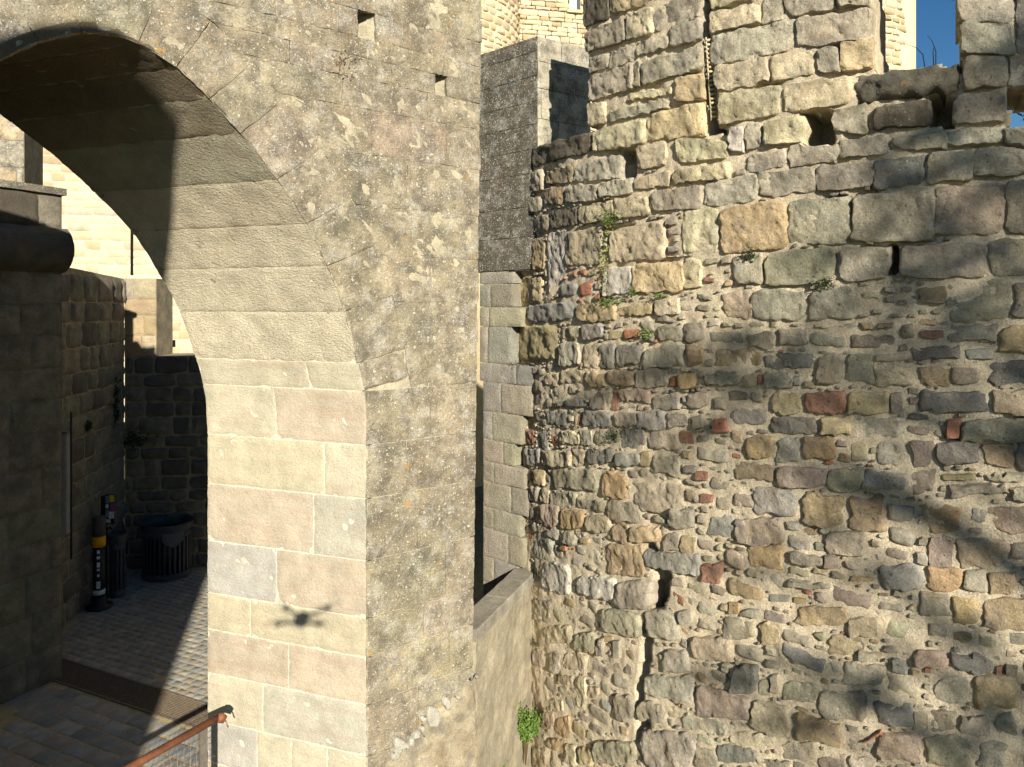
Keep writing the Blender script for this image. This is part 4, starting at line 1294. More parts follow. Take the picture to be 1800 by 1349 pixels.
def stair_tower(name, label, uc, D, R, z1, cols, vis):
    cx = (uc - 900) / FPX * D
    c = np.array([cx - R * 0.985, D])
    t = thing(name, label, 'tower', (c[0], c[1], GZ))
    S = Cyl(c, R)
    V, F = lathe(c[0], c[1], [(R - 0.03, GZ), (R - 0.03, z1)], 64)
    put('core', mesh('core', V, F, M_FAR, lin((206, 186, 146))), t)
    qs = courses(S, math.pi * R * 1.0, math.pi * R * 1.999, 1.0, z1, (0.12, 0.2), (0.2, 0.42), 0.015, vis)
    lay(t, S, qs, M_FAR, cols, proud=0.012, edge=0.02, cell=0.1, amp=0.02, k=4, rnd=0.35, name='wall_stone')
    return t
stair_tower('round_keep_tower', 'tan round tower with putlog holes behind the gateway', 912, 18.5, 2.4, 12.0, 'ctcp', lambda p: 845 < proj(p)[0] < 914 and -12 < proj(p)[1] < 130 and p[1] < 18.6)
stair_tower('distant_round_tower', 'sunlit rubble tower against the sky behind the battlements', 1584, 19.0, 2.6, 11.0, 'ctct', lambda p: 1528 < proj(p)[0] < 1590 and -12 < proj(p)[1] < 132 and p[1] < 19.2)

# slatted strip behind the arrow slit
M_PALE = plain('weathered_pale_wood', (196, 178, 140), 0.8, 0, 0.15)
sl = thing('slatted_screen', 'narrow pale slatted screen visible inside the arrow slit', 'screen', (1.6, 5.7, 1.6))
def at(u, v, D):
    t, h = ray(u, v)
    return np.array([t * D, D, h * D])
DS = float(TS(*TS.pix(1247, 140))[1]) + 0.02
for sgn in (0, 1):
    p0, p1 = at(1241 + 10 * sgn, 66, DS), at(1250 + 12 * sgn, 212, DS)
    V, F = tube([p0, p1], 0.006, 6)
    put('rail', mesh('rail', V, F, M_PALE), sl)
for i in range(18):
    t = i / 17
    p0, p1 = at(1241 + 9 * t, 72 + 134 * t, DS), at(1251 + 11 * t, 70 + 134 * t, DS)
    V, F = tube([p0, p1], 0.011, 6)
    put('slat', mesh('slat', V, F, M_PALE), sl)

# ------------------------------------------------------------------ pavement
M_BED = mortar_mat('sanded_joint_bed', (176, 158, 120), 0.008, 0.2)
G0 = np.array([-3.72, 7.50])
gd, hd = np.array([0.913, -0.408]), np.array([0.408, 0.913])
pp = [(-9, 1.2), (-3.05, 1.6), (-2.42, 5.0), (-2.2, 5.45), (-1.3, 5.9), (0.1, 8.0), (-1.5, 12.5), (-9, 12.5)]
V, F = prism(pp, TB - 0.1, GZ - 0.006)
pave = put('pavement', mesh('pavement', V, F, M_BED, smooth=False))
tag(pave, kind='structure')
def sett_mat():
    T = NT('worn_granite_setts')
    oi = T.n('ShaderNodeObjectInfo')
    c = T.attr()
    c = T.scalecol(c, T.ramp(oi.outputs['Random'], 0, 1, 0.88, 1.1))
    c = T.scalecol(c, T.ramp(T.noise(9, 4, 0.6), 0.3, 0.7, 0.8, 1.2))
    c = T.scalecol(c, T.ramp(T.noise(90, 3, 0.7), 0.3, 0.7, 0.85, 1.15))
    nb = T.bump(T.noise(50, 4, 0.65), 0.006, 0.8)
    return T.done(c, nb, 0.75)
M_SETT = sett_mat()
def sett(w_, d_, seed):
    r = np.random.default_rng(seed)
    n = 3
    V, F = [], []
    hx, hy = w_ / 2, d_ / 2
    xs = np.array([-1, -0.82, 0, 0.82, 1.0])
    for y in xs:
        for x in xs:
            e = max(abs(x), abs(y)) > 0.95
            z = -0.004 if e else r.normal(0, 0.0008)
            V.append((x * hx + r.normal(0, 0.0025), y * hy + r.normal(0, 0.0025), z))
    for j in range(4):
        for i in range(4):
            a = j * 5 + i
            F.append((a, a + 1, a + 6, a + 5))
    return np.array(V), F
SETTC = [(150, 148, 138), (142, 141, 134), (154, 149, 135), (152, 143, 131), (134, 136, 131), (155, 154, 147)]
SM = {}
def sett_mesh(kind, w_, d_, i):
    if (kind, i) not in SM:
        V, F = sett(w_, d_, 17 * i + len(kind))
        SM[(kind, i)] = mesh(kind, V, F, M_SETT, lin(SETTC[i]))
    return SM[(kind, i)]
def inside_walls(x, y):
    if y > 11.25:
        return True
    if y > 8.03 and x < W2a[0] + (y - 8.15) / 3.17 * (W2b[0] - W2a[0]) + 0.05:
        return True
    if y <= 8.03 and x < W1a[0] + (8.03 - y) * -0.513 + 0.05:
        return True
    return False
cand = []
def field(kind, w_, d_, p0, p1, q0, q1, gap=0.012):
    q, row = q0, 0
    while q < q1:
        p = p0 + (row % 2) * w_ * 0.5
        while p < p1:
            c = G0 + gd * p + hd * q
            u, v = UC + FPX * c[0] / c[1], VH - FPX * GZ / c[1]
            if -60 < u < 440 and 985 < v < 1420 and (c[1] > 5.9 or c[0] < -2.5) and not inside_walls(c[0], c[1]):
                lit = c[0] > -3.46 - 0.2906 * (c[1] - 6.45) - 0.3
                cand.append((kind, w_ - gap, d_ - gap, c, c[1] - (3.0 if lit and u < 372 else 0.0) + (8 if u > 385 or v > 1370 else 0)))
            p += w_
        q += d_
        row += 1
field('sett', 0.125, 0.105, -4.0, 1.6, 0.24, 4.6, 0.019)
field('paving_slab', 0.30, 0.19, -1.1, 1.8, -2.6, -0.22, 0.02)
field('large_slab', 0.85, 0.42, -4.2, -1.2, -2.6, -0.22, 0.02)
cand.sort(key=lambda t: t[4])
bulk = []
cnt = {}
for kind, w_, d_, c, key in cand:
    i = random.randrange(6)
    ang = math.atan2(gd[1], gd[0]) + random.gauss(0, 0.015)
    cnt[kind] = cnt.get(kind, 0) + 1
    if cnt[kind] <= (260 if kind == 'sett' else 140):
        o = put('sett' if kind == 'sett' else 'paving_slab', sett_mesh(kind, w_, d_, i), pave)
        o.location = (c[0], c[1], GZ + random.gauss(0, 0.002))
        o.rotation_euler = (0, 0, ang)
    else:
        V, F = sett(w_, d_, 17 * i + 5)
        R = np.array([[math.cos(ang), -math.sin(ang), 0], [math.sin(ang), math.cos(ang), 0], [0, 0, 1]])
        bulk.append((V @ R.T + np.array([c[0], c[1], GZ + random.gauss(0, 0.002)]), F, lin(SETTC[i])))
V, F, Cc = join(bulk)
put('setts', mesh('setts', V, F, M_SETT, Cc), pave, kind='stuff')
# iron drain grate across the passage
M_IRON = plain('dull_cast_iron', (120, 106, 88), 0.6, 0.1, 0.3, 0.002, 30)
gr = thing('drain_grate', 'long dark iron drain grate set across the paved passage', 'grate', (G0[0], G0[1], GZ))
def strip(p0, p1, q0, q1, z0, z1):
    return prism([tuple(G0 + gd * a + hd * b) for a, b in ((p0, q0), (p1, q0), (p1, q1), (p0, q1))], z0, z1)
for q in (-0.19, 0.165):
    V, F = strip(-2.0, 1.7, q, q + 0.025, GZ - 0.02, GZ + 0.006)
    put('frame', mesh('frame', V, F, M_IRON, smooth=False), gr)
bars = []
for i in range(14):
    q = -0.15 + i * 0.0225
    bars.append(strip(-2.0, 1.7, q, q + 0.007, GZ - 0.02, GZ + 0.003))
for i in range(106):
    p = -1.98 + i * 0.0345
    bars.append(strip(p, p + 0.006, -0.165, 0.165, GZ - 0.018, GZ + 0.0015))
V, F, _ = join(bars)
put('grid_bars', mesh('grid_bars', V, F, M_IRON, smooth=False), gr, kind='stuff')
V, F = strip(-2.0, 1.7, -0.165, 0.165, GZ - 0.05, GZ - 0.0195)
put('channel', mesh('channel', V, F, plain('drain_dirt', (66, 58, 48), 1.0), smooth=False), gr)

# ------------------------------------------------------------------ rusty handrail
M_RUST = plain('rusty_brown_steel', (118, 74, 50), 0.62, 0.1, 0.35, 0.003, 14)
M_STEEL = plain('dull_galvanised_steel', (128, 118, 106), 0.5, 0.5, 0.2, 0.001, 30)
RZ = GZ + 1.05
r0, r1 = at(381, 1263, 0), None
D0 = -RZ * FPX / (1263 - VH)
D1 = -RZ * FPX / (1362 - VH)
A0, A1 = at(381, 1263, D0), at(206, 1362, D1)
dr = (A1 - A0) / np.linalg.norm(A1 - A0)
A2 = A0 + dr * 3.2
railing = thing('handrail', 'rusty brown steel handrail with wire mesh in front of the gateway', 'handrail', (A0[0], A0[1], GZ))
V, F = [], []
side = np.array([-dr[1], dr[0], 0])
prof = [(0.032 * math.cos(a), 0.026 * math.sin(a)) for a in np.linspace(0, 2 * math.pi, 14, endpoint=False)]
for p in (A0, A0 + dr * 0.8, A0 + dr * 1.6, A2):
    for x, z in prof:
        V.append(p + side * x + np.array([0, 0, z]))
for i in range(3):
    for k in range(14):
        F.append((i * 14 + k, i * 14 + (k + 1) % 14, (i + 1) * 14 + (k + 1) % 14, (i + 1) * 14 + k))
F += [tuple(range(14))[::-1], tuple(range(42, 56))]
put('top_rail', mesh('top_rail', V, F, M_RUST), railing)
e0 = A0 - dr * 0.0
V, F = tube([e0 + side * 0.01 + np.array([0, 0, 0.005]), e0 + np.array([0.03, 0.012, -0.004]), e0 + np.array([0.055, 0.02, -0.022])], [0.032, 0.036, 0.028], 14)
put('end_scroll', mesh('end_scroll', V, F, M_RUST), railing)
V, F = tube([e0 + np.array([0.06, 0.02, -0.03]), e0 + np.array([0.08, 0.02, -0.08])], 0.006, 6)
put('end_pin', mesh('end_pin', V, F, M_STEEL), railing)
for t in (0.12, 2.0):
    p = A0 + dr * t
    V, F = prism([tuple((p + side * a + dr * b)[:2]) for a, b in ((-0.012, -0.028), (0.012, -0.028), (0.012, 0.028), (-0.012, 0.028))], GZ - 0.02, RZ - 0.02)
    put('post', mesh('post', V, F, M_STEEL, smooth=False), railing)
wires = []
for i in range(17):
    z = RZ - 0.08 - i * 0.052
    wires.append(tube([A0 + dr * 0.12 + np.array([0, 0, z - RZ]), A2 + np.array([0, 0, z - RZ])], 0.0022, 4))
for i in range(55):
    p = A0 + dr * (0.17 + i * 0.052)
    wires.append(tube([np.array([p[0], p[1], RZ - 0.06]), np.array([p[0], p[1], GZ + 0.1])], 0.0022, 4))
V, F, _ = join(wires)
put('wire_mesh', mesh('wire_mesh', V, F, M_STEEL), railing, kind='stuff')

# ------------------------------------------------------------------ things standing in the shadowed passage
M_BLACK = plain('black_painted_steel', (34, 34, 35), 0.45, 0.0, 0.2)
M_BIN = plain('dark_grey_painted_metal', (62, 66, 68), 0.5, 0.1, 0.15)
M_YEL = plain('yellow_reflective_band', (226, 158, 20), 0.5, 0.0, 0.1)
M_WHITE = plain('worn_white_stickers', (205, 205, 205), 0.6, 0.0, 0.4, 0, 60)
M_STK = [M_WHITE, plain('yellow_sticker', (214, 196, 40), 0.6), plain('pink_sticker', (176, 70, 120), 0.6), plain('grey_sticker', (120, 130, 150), 0.6), plain('black_sticker', (26, 26, 30), 0.6)]
bx, by = floor_at(174, 1068)
bol = thing('bollard', 'black bollard with a yellow band and white stickers beside the side wall', 'bollard', (bx, by, GZ))
V, F = lathe(bx, by, [(0.17, GZ), (0.17, GZ + 0.03), (0.10, GZ + 0.05), (0.10, GZ + 0.16)], 24)
put('base', mesh('base', V, F, M_BLACK), bol)
V, F = lathe(bx, by, [(0.075, GZ + 0.05), (0.075, GZ + 0.86)], 20)
put('shaft', mesh('shaft', V, F, M_BLACK), bol)
V, F = lathe(bx, by, [(0.084, GZ + 0.86), (0.084, GZ + 0.99), (0.07, GZ + 1.01)], 20)
put('yellow_band', mesh('yellow_band', V, F, M_YEL), bol)
V, F = lathe(bx, by, [(0.070, GZ + 1.0), (0.085, GZ + 1.01), (0.085, GZ + 1.26), (0.07, GZ + 1.28)], 20)
put('cap', mesh('cap', V, F, plain('grey_bollard_head', (70, 66, 60), 0.6)), bol)
V, F = lathe(bx, by, [(0.077, GZ + 0.19), (0.077, GZ + 0.26)], 20)
put('white_band', mesh('white_band', V, F, M_WHITE), bol)
for k, (z, h, wd) in enumerate(((0.80, 0.05, 0.3), (0.72, 0.04, 0.35), (0.62, 0.07, 0.3), (0.55, 0.03, 0.3), (0.47, 0.04, 0.25), (0.34, 0.10, 0.4))):
    Vs, Fs = [], []
    for i in range(4):
        an = -0.9 + wd * (i / 3.0 - 0.5) * 1.6 - 0.25
        for zz_ in (z - h / 2, z + h / 2):
            Vs.append((bx + 0.0765 * math.cos(an), by + 0.0765 * math.sin(an), GZ + zz_))
    Fs = [(i * 2, i * 2 + 2, i * 2 + 3, i * 2 + 1) for i in range(3)]
    put('sticker', mesh('sticker', Vs, Fs, M_WHITE, smooth=False), bol)
px_, py_ = -5.86, 10.15
sp = thing('sign_post', 'slim dark post plastered with coloured stickers behind the bollard', 'post', (px_, py_, GZ))
V, F = box(px_ - 0.045, px_ + 0.02, py_ - 0.03, py_ + 0.03, GZ, GZ + 1.50)
put('post', mesh('post', V, F, M_BLACK, smooth=False), sp)
V, F = box(px_ + 0.02, px_ + 0.155, py_ - 0.035, py_ + 0.02, GZ + 1.10, GZ + 1.52)
panel = put('panel', mesh('panel', V, F, M_BIN, smooth=False), sp)
rr = random.Random(3)
for (x0, x1, z0, z1, m) in ((0.085, 0.15, 1.42, 1.515, 1), (0.03, 0.075, 1.40, 1.50, 3), (0.03, 0.07, 1.33, 1.385, 0), (0.10, 0.15, 1.29, 1.40, 2), (0.075, 0.15, 1.18, 1.28, 0), (0.03, 0.07, 1.20, 1.31, 3), (0.03, 0.10, 1.12, 1.17, 0), (0.105, 0.15, 1.11, 1.17, 4)):
    V, F = box(px_ + x0, px_ + x1, py_ - 0.038, py_ - 0.0352, GZ + z0, GZ + z1)
    put('sticker', mesh('sticker', V, F, M_STK[m], smooth=False), panel)
for z0 in (0.80, 1.0):
    V, F = tube([(px_ + 0.0, py_ - 0.03, GZ + z0), (px_ + 0.10, py_ - 0.05, GZ + z0 + 0.06), (px_ + 0.15, py_ - 0.03, GZ + z0 - 0.02)], 0.016, 6)
    put('bracket', mesh('bracket', V, F, M_BLACK), sp)
def slat_bin(name, label, cx, cy, rx, ry, h, n, flare, sw):
    t = thing(name, label, 'litter bin', (cx, cy, GZ))
    sx, sy = 1.0, ry / rx
    for k in range(n):
        an = 2 * math.pi * k / n
        c, s = math.cos(an), math.sin(an)
        tx, ty = -s * sx, c * sy
        L = math.hypot(tx, ty)
        tx, ty = tx / L, ty / L
        nx, ny = ty, -tx
        Vb = []
        for z, r in ((GZ + 0.07, rx), (GZ + h * 0.80, rx)):
            for a, o in ((-sw, 0), (sw, 0), (sw, -0.012), (-sw, -0.012)):
                Vb.append((cx + r * c + tx * a + nx * o, cy + r * s * sy + ty * a + ny * o, z))
        Fb = [(0, 1, 5, 4), (1, 2, 6, 5), (2, 3, 7, 6), (3, 0, 4, 7), (4, 5, 6, 7), (3, 2, 1, 0)]
        put('slat', mesh('slat', np.array(Vb), Fb, M_BIN, smooth=False), t)
    for z0, z1, r in ((0.03, 0.12, 1.015), (0.76, 0.86, 1.02)):
        V, F = lathe(cx, cy, [(rx * r, GZ + h * z0), (rx * r, GZ + h * z1), (rx * (r - 0.05), GZ + h * z1), (rx * (r - 0.05), GZ + h * z0)], 40, sx, sy)
        put('band', mesh('band', V, F[:-2] , M_BIN), t)
    V, F = lathe(cx, cy, [(rx * 1.02, GZ + h * 0.86), (rx * flare, GZ + h * 0.97), (rx * flare, GZ + h), (rx * (flare - 0.05), GZ + h), (rx * 0.94, GZ + h * 0.88)], 40, sx, sy)
    put('rim', mesh('rim', V, F[:-2], M_BIN), t)
    V, F = lathe(cx, cy, [(rx * 0.88, GZ + 0.02), (rx * 0.90, GZ + h * 0.84)], 32, sx, sy)
    put('liner', mesh('liner', V, F, plain('black_bin_liner', (14, 14, 15), 0.4)), t)
    return t
c1 = floor_at(291, 1013)
big_bin = slat_bin('slatted_bin', 'wide round slatted dark metal litter bin against the back wall', c1[0], c1[1] + 0.05, 0.36, 0.32, 0.86, 30, 1.10, 0.016)
Vl, Fl = [], []
for i in range(9):
    an = -1.35 + i * 0.11
    for z in (GZ + 0.74, GZ + 0.62 - 0.10 * math.sin(math.pi * i / 8)):
        Vl.append((c1[0] + 0.375 * math.cos(an), c1[1] + 0.05 + 0.335 * math.sin(an), z))
Fl = [(i * 2, i * 2 + 1, i * 2 + 3, i * 2 + 2) for i in range(8)]
put('bag_edge', mesh('bag_edge', Vl, Fl, plain('grey_plastic_bag', (80, 84, 82), 0.4)), big_bin)
c2 = floor_at(199, 1048)
slat_bin('slim_bin', 'slim tall slatted dark bin between the bollard and the wide bin', c2[0] + 0.06, c2[1], 0.105, 0.105, 0.92, 12, 1.25, 0.014)
# pale conduit box on the passage wall corner
cv = thing('cable_cover', 'pale grey vertical cable cover fixed at the wall corner', 'cable cover', (-5.16, 8.2, -2.55))
V, F = box(-5.21, -5.12, 8.10, 8.17, -2.60, -1.45)
put('cover', mesh('cover', V, F, plain('pale_grey_metal_cover', (150, 146, 136), 0.6), smooth=False), cv)
V, F = box(-5.215, -5.115, 8.095, 8.175, -1.45, -1.42)
put('cap', mesh('cap', V, F, M_STEEL, smooth=False), cv)
V, F = tube([(-5.09, 8.14, -2.9), (-5.09, 8.14, -1.2)], 0.012, 6)
put('cable', mesh('cable', V, F, M_BLACK), cv)

# ------------------------------------------------------------------ plants
def leaf_mat(name, c):
    T = NT(name)
    col = T.scalecol(tuple(lin(c)), T.ramp(T.noise(25, 2, 0.5), 0.3, 0.7, 0.6, 1.35))
    T.b.inputs['Transmission Weight'].default_value = 0.0
    return T.done(col, None, 0.55)
M_LEAF = leaf_mat('green_wall_leaves', (86, 110, 42))
M_LEAFD = leaf_mat('dark_ivy_leaves', (48, 62, 30))
M_LEAFY = leaf_mat('yellow_green_leaves', (128, 132, 58))
M_DRY = leaf_mat('dry_brown_stems', (112, 92, 66))
M_STEM = plain('woody_stem', (96, 78, 54), 0.8)
def leaves(centers, size, r):
    V, F = [], []
    for c in centers:
        n = r.normal(0, 1, 3)
        n[1] -= 0.9
        n /= np.linalg.norm(n)
        a = np.cross(n, r.normal(0, 1, 3))
        a /= np.linalg.norm(a)
        b = np.cross(n, a)
        s = size * r.uniform(0.6, 1.3)
        i = len(V)
        V += [c - a * s, c - b * s * 0.55 + n * s * 0.1, c + a * s, c + b * s * 0.55 + n * s * 0.1]
        F.append((i, i + 1, i + 2, i + 3))
    return np.array(V), F
def wall_plant(surf, u, v, du, dv, n, size, mat, label, droop=0.0, out=0.05, stems=5, cat='plant'):
    r = np.random.default_rng(int(u * 7 + v))
    a, b = surf.pix(u, v)
    root = surf(a, b, -0.01)
    D = root[1]
    sx, sz = du / FPX * D, dv / FPX * D
    t = thing('wall_plant', label, cat, tuple(surf(a, b - sz, 0.0)), 'plants growing from the old walls')
    cs_, tips = [], []
    for k in range(stems):
        tip = surf(a + r.normal(0, 0.6) * sx, b + r.normal(0, 0.6) * sz + droop * sz, out * r.uniform(0.5, 1.5))
        tips.append(tip)
    for k in range(n):
        tip = tips[r.integers(stems)]
        f = r.uniform(0.25, 1.1)
        p = root + (tip - root) * f + r.normal(0, 1, 3) * np.array([sx, 0.4 * sx, sz]) * 0.28
        q = max(0.012, out * r.uniform(0.2, 1.2))
        # keep it in front of the wall
        aa, bb_ = a + (p[0] - root[0]) * 0.9, p[2]
        cs_.append(surf(a + (r.normal(0, 0.5) * sx + (p - root)[0] * 0.3), b + (p - root)[2], q))
    V, F = leaves(np.array(cs_), size, r)
    put('foliage', mesh('foliage', V, F, mat, smooth=False), t)
    st = [tube([root, (root + tp) / 2 + np.array([0, -0.01, 0.01]), tp], [0.003, 0.0022, 0.001], 4) for tp in tips]
    V, F, _ = join(st)
    put('stems', mesh('stems', V, F, M_STEM), t)
    return t
PL = [
 (TS, 1078, 380, 24, 20, 130, 0.012, M_LEAF, 'green tuft at the top of the vine below the putlog hole'),
 (TS, 1068, 450, 12, 62, 150, 0.010, M_LEAFY, 'yellow-green vine trailing down a joint of the tower'),
 (TS, 922, 420, 9, 14, 60, 0.010, M_LEAF, 'small green plant near the left edge of the tower'),
 (TS, 1074, 530, 34, 10, 120, 0.011, M_LEAF, 'green tuft below the red brick patch'),
 (TS, 1163, 520, 20, 7, 70, 0.009, M_LEAF, 'low green tuft under the yellow block'),
 (TS, 1118, 512, 7, 12, 40, 0.010, M_LEAF, 'tiny plant between vine and yellow block'),
 (TS, 1141, 588, 15, 13, 100, 0.011, M_LEAF, 'rounded green tuft just above the shaded band of wall'),
 (TS, 1322, 452, 18, 12, 100, 0.010, M_LEAFD, 'dark green tuft under the large brown ashlar block'),
 (TS, 1450, 498, 20, 15, 120, 0.010, M_LEAFD, 'dark green tuft beside the narrow dark cavity'),
 (TS, 1084, 766, 16, 13, 90, 0.010, M_LEAFD, 'dark weed on the lower middle stones'),
 (TS, 948, 1134, 13, 7, 60, 0.008, M_LEAFD, 'low mossy plant above the bush by the low wall'),
 (FP, 600, 112, 22, 26, 60, 0.010, M_DRY, 'dry brown weed growing from the gateway face'),
 (P2, 200, 700, 9, 42, 160, 0.030, M_LEAFD, 'dark ivy strand hanging down the passage corner'),
 (P3, 236, 778, 26, 18, 180, 0.032, M_LEAFD, 'dark ivy clump above the slatted bin'),
 (P2, 150, 748, 10, 10, 70, 0.028, M_LEAFD, 'small dark ivy clump on the side wall'),
 (SPn, 914, 640, 16, 8, 26, 0.009, M_LEAFD, 'sparse twig growing from the ashlar wall end'),
]
for a in PL:
    wall_plant(*a)
def bush(name, label, base, h, wd, n, size, mat, stemh):
    r = np.random.default_rng(int(abs(base[0]) * 997) + n)
    t = thing(name, label, 'plant', tuple(base), 'plants growing from the old walls')
    st, cs_ = [], []
    for k in range(9):
        tip = base + np.array([r.normal(0, wd * 0.45), -abs(r.normal(0, wd * 0.35)), stemh + h * r.uniform(0.2, 1.0)])
        md = base + np.array([(tip - base)[0] * 0.25, -0.02, stemh])
        st.append(tube([base, md, tip], [0.006, 0.004, 0.0015], 5))
        for _ in range(n // 9):
            f = r.uniform(0.0, 1.05)
            cs_.append(md + (tip - md) * f + r.normal(0, 1, 3) * np.array([wd, wd * 0.6, h]) * 0.16)
    V, F = leaves(np.array(cs_), size, r)
    put('foliage', mesh('foliage', V, F, mat, smooth=False), t)
    V, F, _ = join(st)
    put('stems', mesh('stems', V, F, M_STEM), t)
bush('leafy_bush', 'bright green leafy bush where low wall meets the tower', at(924, 1345, 7.15), 0.34, 0.18, 900, 0.017, M_LEAF, 0.33)
bush('leafy_bush', 'small green plant at the foot of the low wall', at(876, 1372, 6.75), 0.16, 0.12, 200, 0.014, M_LEAF, 0.05)
# bare twigs on the broken parapet
tw = thing('dry_twigs', 'thin bare twigs sticking up from the broken parapet against the sky', 'plant', tuple(at(1625, 112, 4.75)))
r = np.random.default_rng(5)
for k, pts in enumerate(([(1627, 128), (1622, 96), (1610, 84), (1588, 76)], [(1645, 126), (1645, 90), (1638, 72), (1630, 62)], [(1642, 126), (1640, 94), (1641, 84)])):
    V, F = tube([at(u, v, 4.75 + 0.02 * k) for u, v in pts], [0.0035, 0.003, 0.002, 0.0012][:len(pts)], 5)
    put('twig', mesh('twig', V, F, M_STEM), tw)

# ------------------------------------------------------------------ trees
M_BARK = plain('rough_bark', (88, 74, 58), 0.9, 0, 0.3, 0.02, 8)
M_TREEL = leaf_mat('tree_leaves', (70, 92, 40))
def tree(name, label, base, top, clusters, n_per_m2, size, spread=1.0, seed=1):
    r = np.random.default_rng(seed)
    t = thing(name, label, 'tree', tuple(base))
    pts = [base + (top - base) * f + np.array([r.normal(0, 0.12), r.normal(0, 0.12), 0]) * (f > 0) for f in np.linspace(0, 1, 8)]
    V, F = tube(pts, np.linspace(0.26, 0.05, 8), 10)
    tr = put('trunk', mesh('trunk', V, F, M_BARK), t)
    lim, cen = [], []
    for c, rad in clusters:
        c = np.asarray(c, float)
        h = min(max((c[2] - base[2]) / (top[2] - base[2]) - 0.15, 0.35), 1.0)
        s = base + (top - base) * h
        mdl = (s + c) / 2 + np.array([0, 0, 0.15])
        lim.append(tube([s, mdl, c], [0.07, 0.045, 0.015], 6))
        for k in range(6):
            e = c + r.normal(0, 0.5, 3) * rad
            lim.append(tube([c, e], [0.014, 0.005], 4))
        n = int(n_per_m2 * math.pi * rad * rad)
        d = r.normal(0, 1, (n, 3))
        d /= np.linalg.norm(d, axis=1, keepdims=True)
        cen.append(c + d * (r.uniform(0.1, 1, (n, 1)) ** 0.6) * rad * np.array([1.15, 1, 0.85]))
    V, F, _ = join(lim)
    put('limbs', mesh('limbs', V, F, M_BARK), t)
    V, F = leaves(np.concatenate(cen), size, r)
    put('crown', mesh('crown', V, F, M_TREEL, smooth=False), t)
    return t
def sunward(u, v, k):
    a, b = TS.pix(u, v)
    return TS(a, b) - np.array(SUN_T) * k
CLU = [(1540, 300, 0.32), (1620, 240, 0.45), (1720, 170, 0.5), (1640, 400, 0.45), (1760, 330, 0.5), (1500, 450, 0.36), (1600, 500, 0.36), (1720, 500, 0.40), (1790, 90, 0.5),
       (1080, 670, 0.20), (1150, 650, 0.22), (1230, 640, 0.26), (1320, 610, 0.30), (1420, 620, 0.32), (1520, 610, 0.34), (1620, 620, 0.30), (1260, 730, 0.22), (1120, 740, 0.18), (1700, 600, 0.28), (1180, 810, 0.14),
       (1440, 920, 0.16), (1330, 990, 0.18), (1500, 1010, 0.18), (1260, 1180, 0.20), (1420, 1180, 0.24), (1520, 1210, 0.26), (1330, 1260, 0.2), (1640, 1290, 0.26), (1760, 1240, 0.26), (1690, 1130, 0.16)]
clus = [(sunward(u, v, 14 + (i % 5) * 0.8), rad) for i, (u, v, rad) in enumerate(CLU)]
tree('shade_tree', 'leafy tree behind the viewpoint dappling the round tower with shade', np.array([9.2, -11.5, TB]), np.array([8.4, -11.2, 7.5]), clus, 70, 0.085, seed=3)
cl2 = [(np.array([24.5, 30.0, 6.0 + 1.6 * i]) + np.array([random.uniform(-1.6, 0.6), random.uniform(-1, 1), 0]), 1.5) for i in range(4)]
tree('distant_tree', 'distant dark tree showing through the right battlement opening', np.array([25.0, 30.0, TB]), np.array([25.0, 30.0, 11.0]), cl2, 120, 0.16, seed=8)

# ------------------------------------------------------------------ unseen wall added behind the viewpoint, outline shaped to shade the passage
KM = 8.0
sil = [(-1.40, 1.47), (-1.48, 1.36), (-1.62, 0.98), (-1.69, 0.75), (-1.88, -0.3), (-2.07, -1.3), (-2.10, TB - 0.4326 * KM - 0.05), (-3.7, TB - 0.4326 * KM - 0.05), (-3.7, 1.1), (-2.7, 1.2), (-2.3, 1.36), (-2.0, 1.54), (-1.75, 1.62), (-1.55, 1.60)]
shiftv = -np.array(SUN_T) * KM
shade_wall = thing('added_shade_wall', 'added unseen stone wall behind the viewpoint, outline shaped to shade the passage', 'wall', tuple(FP(-2.9, 0, 0) + shiftv + np.array([0, 0, 0]))[:2] + (TB,))
Vr = [FP(s, z, o) + shiftv for o in (-0.35, 0.0) for s, z in sil]
n_ = len(sil)
Fr = [tuple(range(n_)), tuple(range(n_, 2 * n_))[::-1]] + [(i, n_ + i, n_ + (i + 1) % n_, (i + 1) % n_) for i in range(n_)]
put('core', mesh('core', np.array(Vr), Fr, M_MORTARD, smooth=False), shade_wall)
RP = Plane(FP(0, 0, 0)[:2] + shiftv[:2], FD, toward=(0, 20))
rq = [q for q in courses(RP, -3.68, -2.12, TB, 4.4, (0.22, 0.34), (0.3, 0.6))]
lay(shade_wall, RP, rq, M_TOWER, 'gctg', name='wall_stone', proud=0.375 - 0.35 + 0.0, k=8, rnd=0.1, amp=0.012)

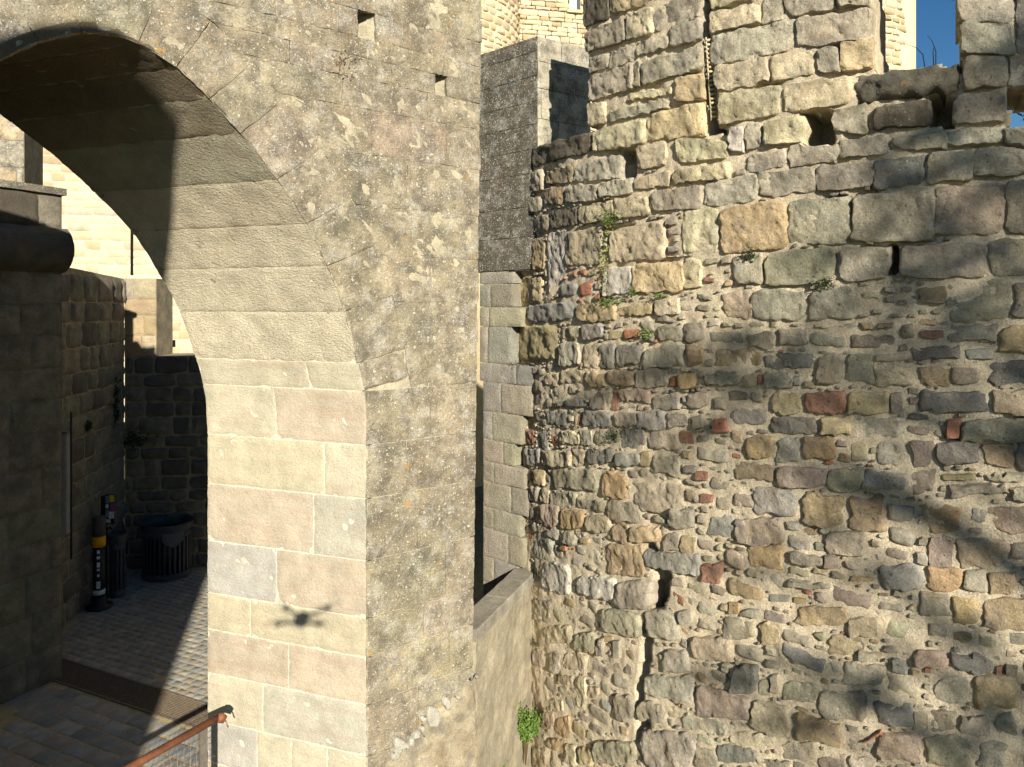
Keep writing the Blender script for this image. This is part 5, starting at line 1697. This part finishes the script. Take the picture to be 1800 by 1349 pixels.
# ------------------------------------------------------------------ the hovering drone itself, whose shadow falls on the jamb
M_DRONE = plain('matt_grey_plastic', (96, 98, 100), 0.5, 0, 0.05)
M_PROP = plain('black_propeller_plastic', (24, 24, 26), 0.4, 0, 0.05)
dc = np.array([0.0, -0.16, 0.02])
dro = thing('camera_drone', 'small grey quadcopter hovering at the viewpoint', 'drone', tuple(dc))
def ell(c, r3, n=14, m=8):
    V, F = [], []
    for j in range(m + 1):
        ph = math.pi * j / m
        for i in range(n):
            th = 2 * math.pi * i / n
            x, y, z = math.sin(ph) * math.cos(th), math.sin(ph) * math.sin(th), math.cos(ph)
            k = 0.75
            V.append(c + np.array([np.sign(x) * abs(x) ** k, np.sign(y) * abs(y) ** k, np.sign(z) * abs(z) ** k]) * r3)
    for j in range(m):
        for i in range(n):
            F.append((j * n + i, (j + 1) * n + i, (j + 1) * n + (i + 1) % n, j * n + (i + 1) % n))
    return np.array(V), F
V, F = ell(dc, np.array([0.055, 0.10, 0.042]))
put('body', mesh('body', V, F, M_DRONE), dro)
V, F = ell(dc + np.array([0, 0.02, -0.05]), np.array([0.03, 0.035, 0.025]))
put('gimbal', mesh('gimbal', V, F, M_PROP), dro)
for sx, sy in ((-1, 1), (1, 1), (-1, -1), (1, -1)):
    tip = dc + np.array([0.175 * sx, 0.02 + 0.115 * sy, 0.03 if sy > 0 else 0.0])
    V, F = tube([dc + np.array([0.04 * sx, 0.06 * sy, 0.0]), tip], [0.016, 0.012], 8)
    arm = put('arm', mesh('arm', V, F, M_DRONE), dro)
    V, F = lathe(tip[0], tip[1], [(0.018, tip[2] - 0.02), (0.018, tip[2] + 0.022)], 12)
    put('motor', mesh('motor', V, F, M_PROP), arm)
    for a in (0.6 * sx * sy, 0.6 * sx * sy + math.pi):
        d_ = np.array([math.cos(a), math.sin(a), 0])
        s_ = np.array([-d_[1], d_[0], 0])
        q0 = tip + np.array([0, 0, 0.026])
        Vb = [q0 + s_ * 0.006, q0 - s_ * 0.006, q0 + d_ * 0.05 - s_ * 0.012, q0 + d_ * 0.105 - s_ * 0.004, q0 + d_ * 0.105 + s_ * 0.003, q0 + d_ * 0.05 + s_ * 0.007]
        Vb = Vb + [p + np.array([0, 0, 0.003]) for p in Vb]
        Fb = [(5, 4, 3, 2, 1, 0), (6, 7, 8, 9, 10, 11)] + [(i, (i + 1) % 6, 6 + (i + 1) % 6, 6 + i) for i in range(6)]
        put('propeller_blade', mesh('propeller_blade', np.array(Vb), Fb, M_PROP, smooth=False), arm)
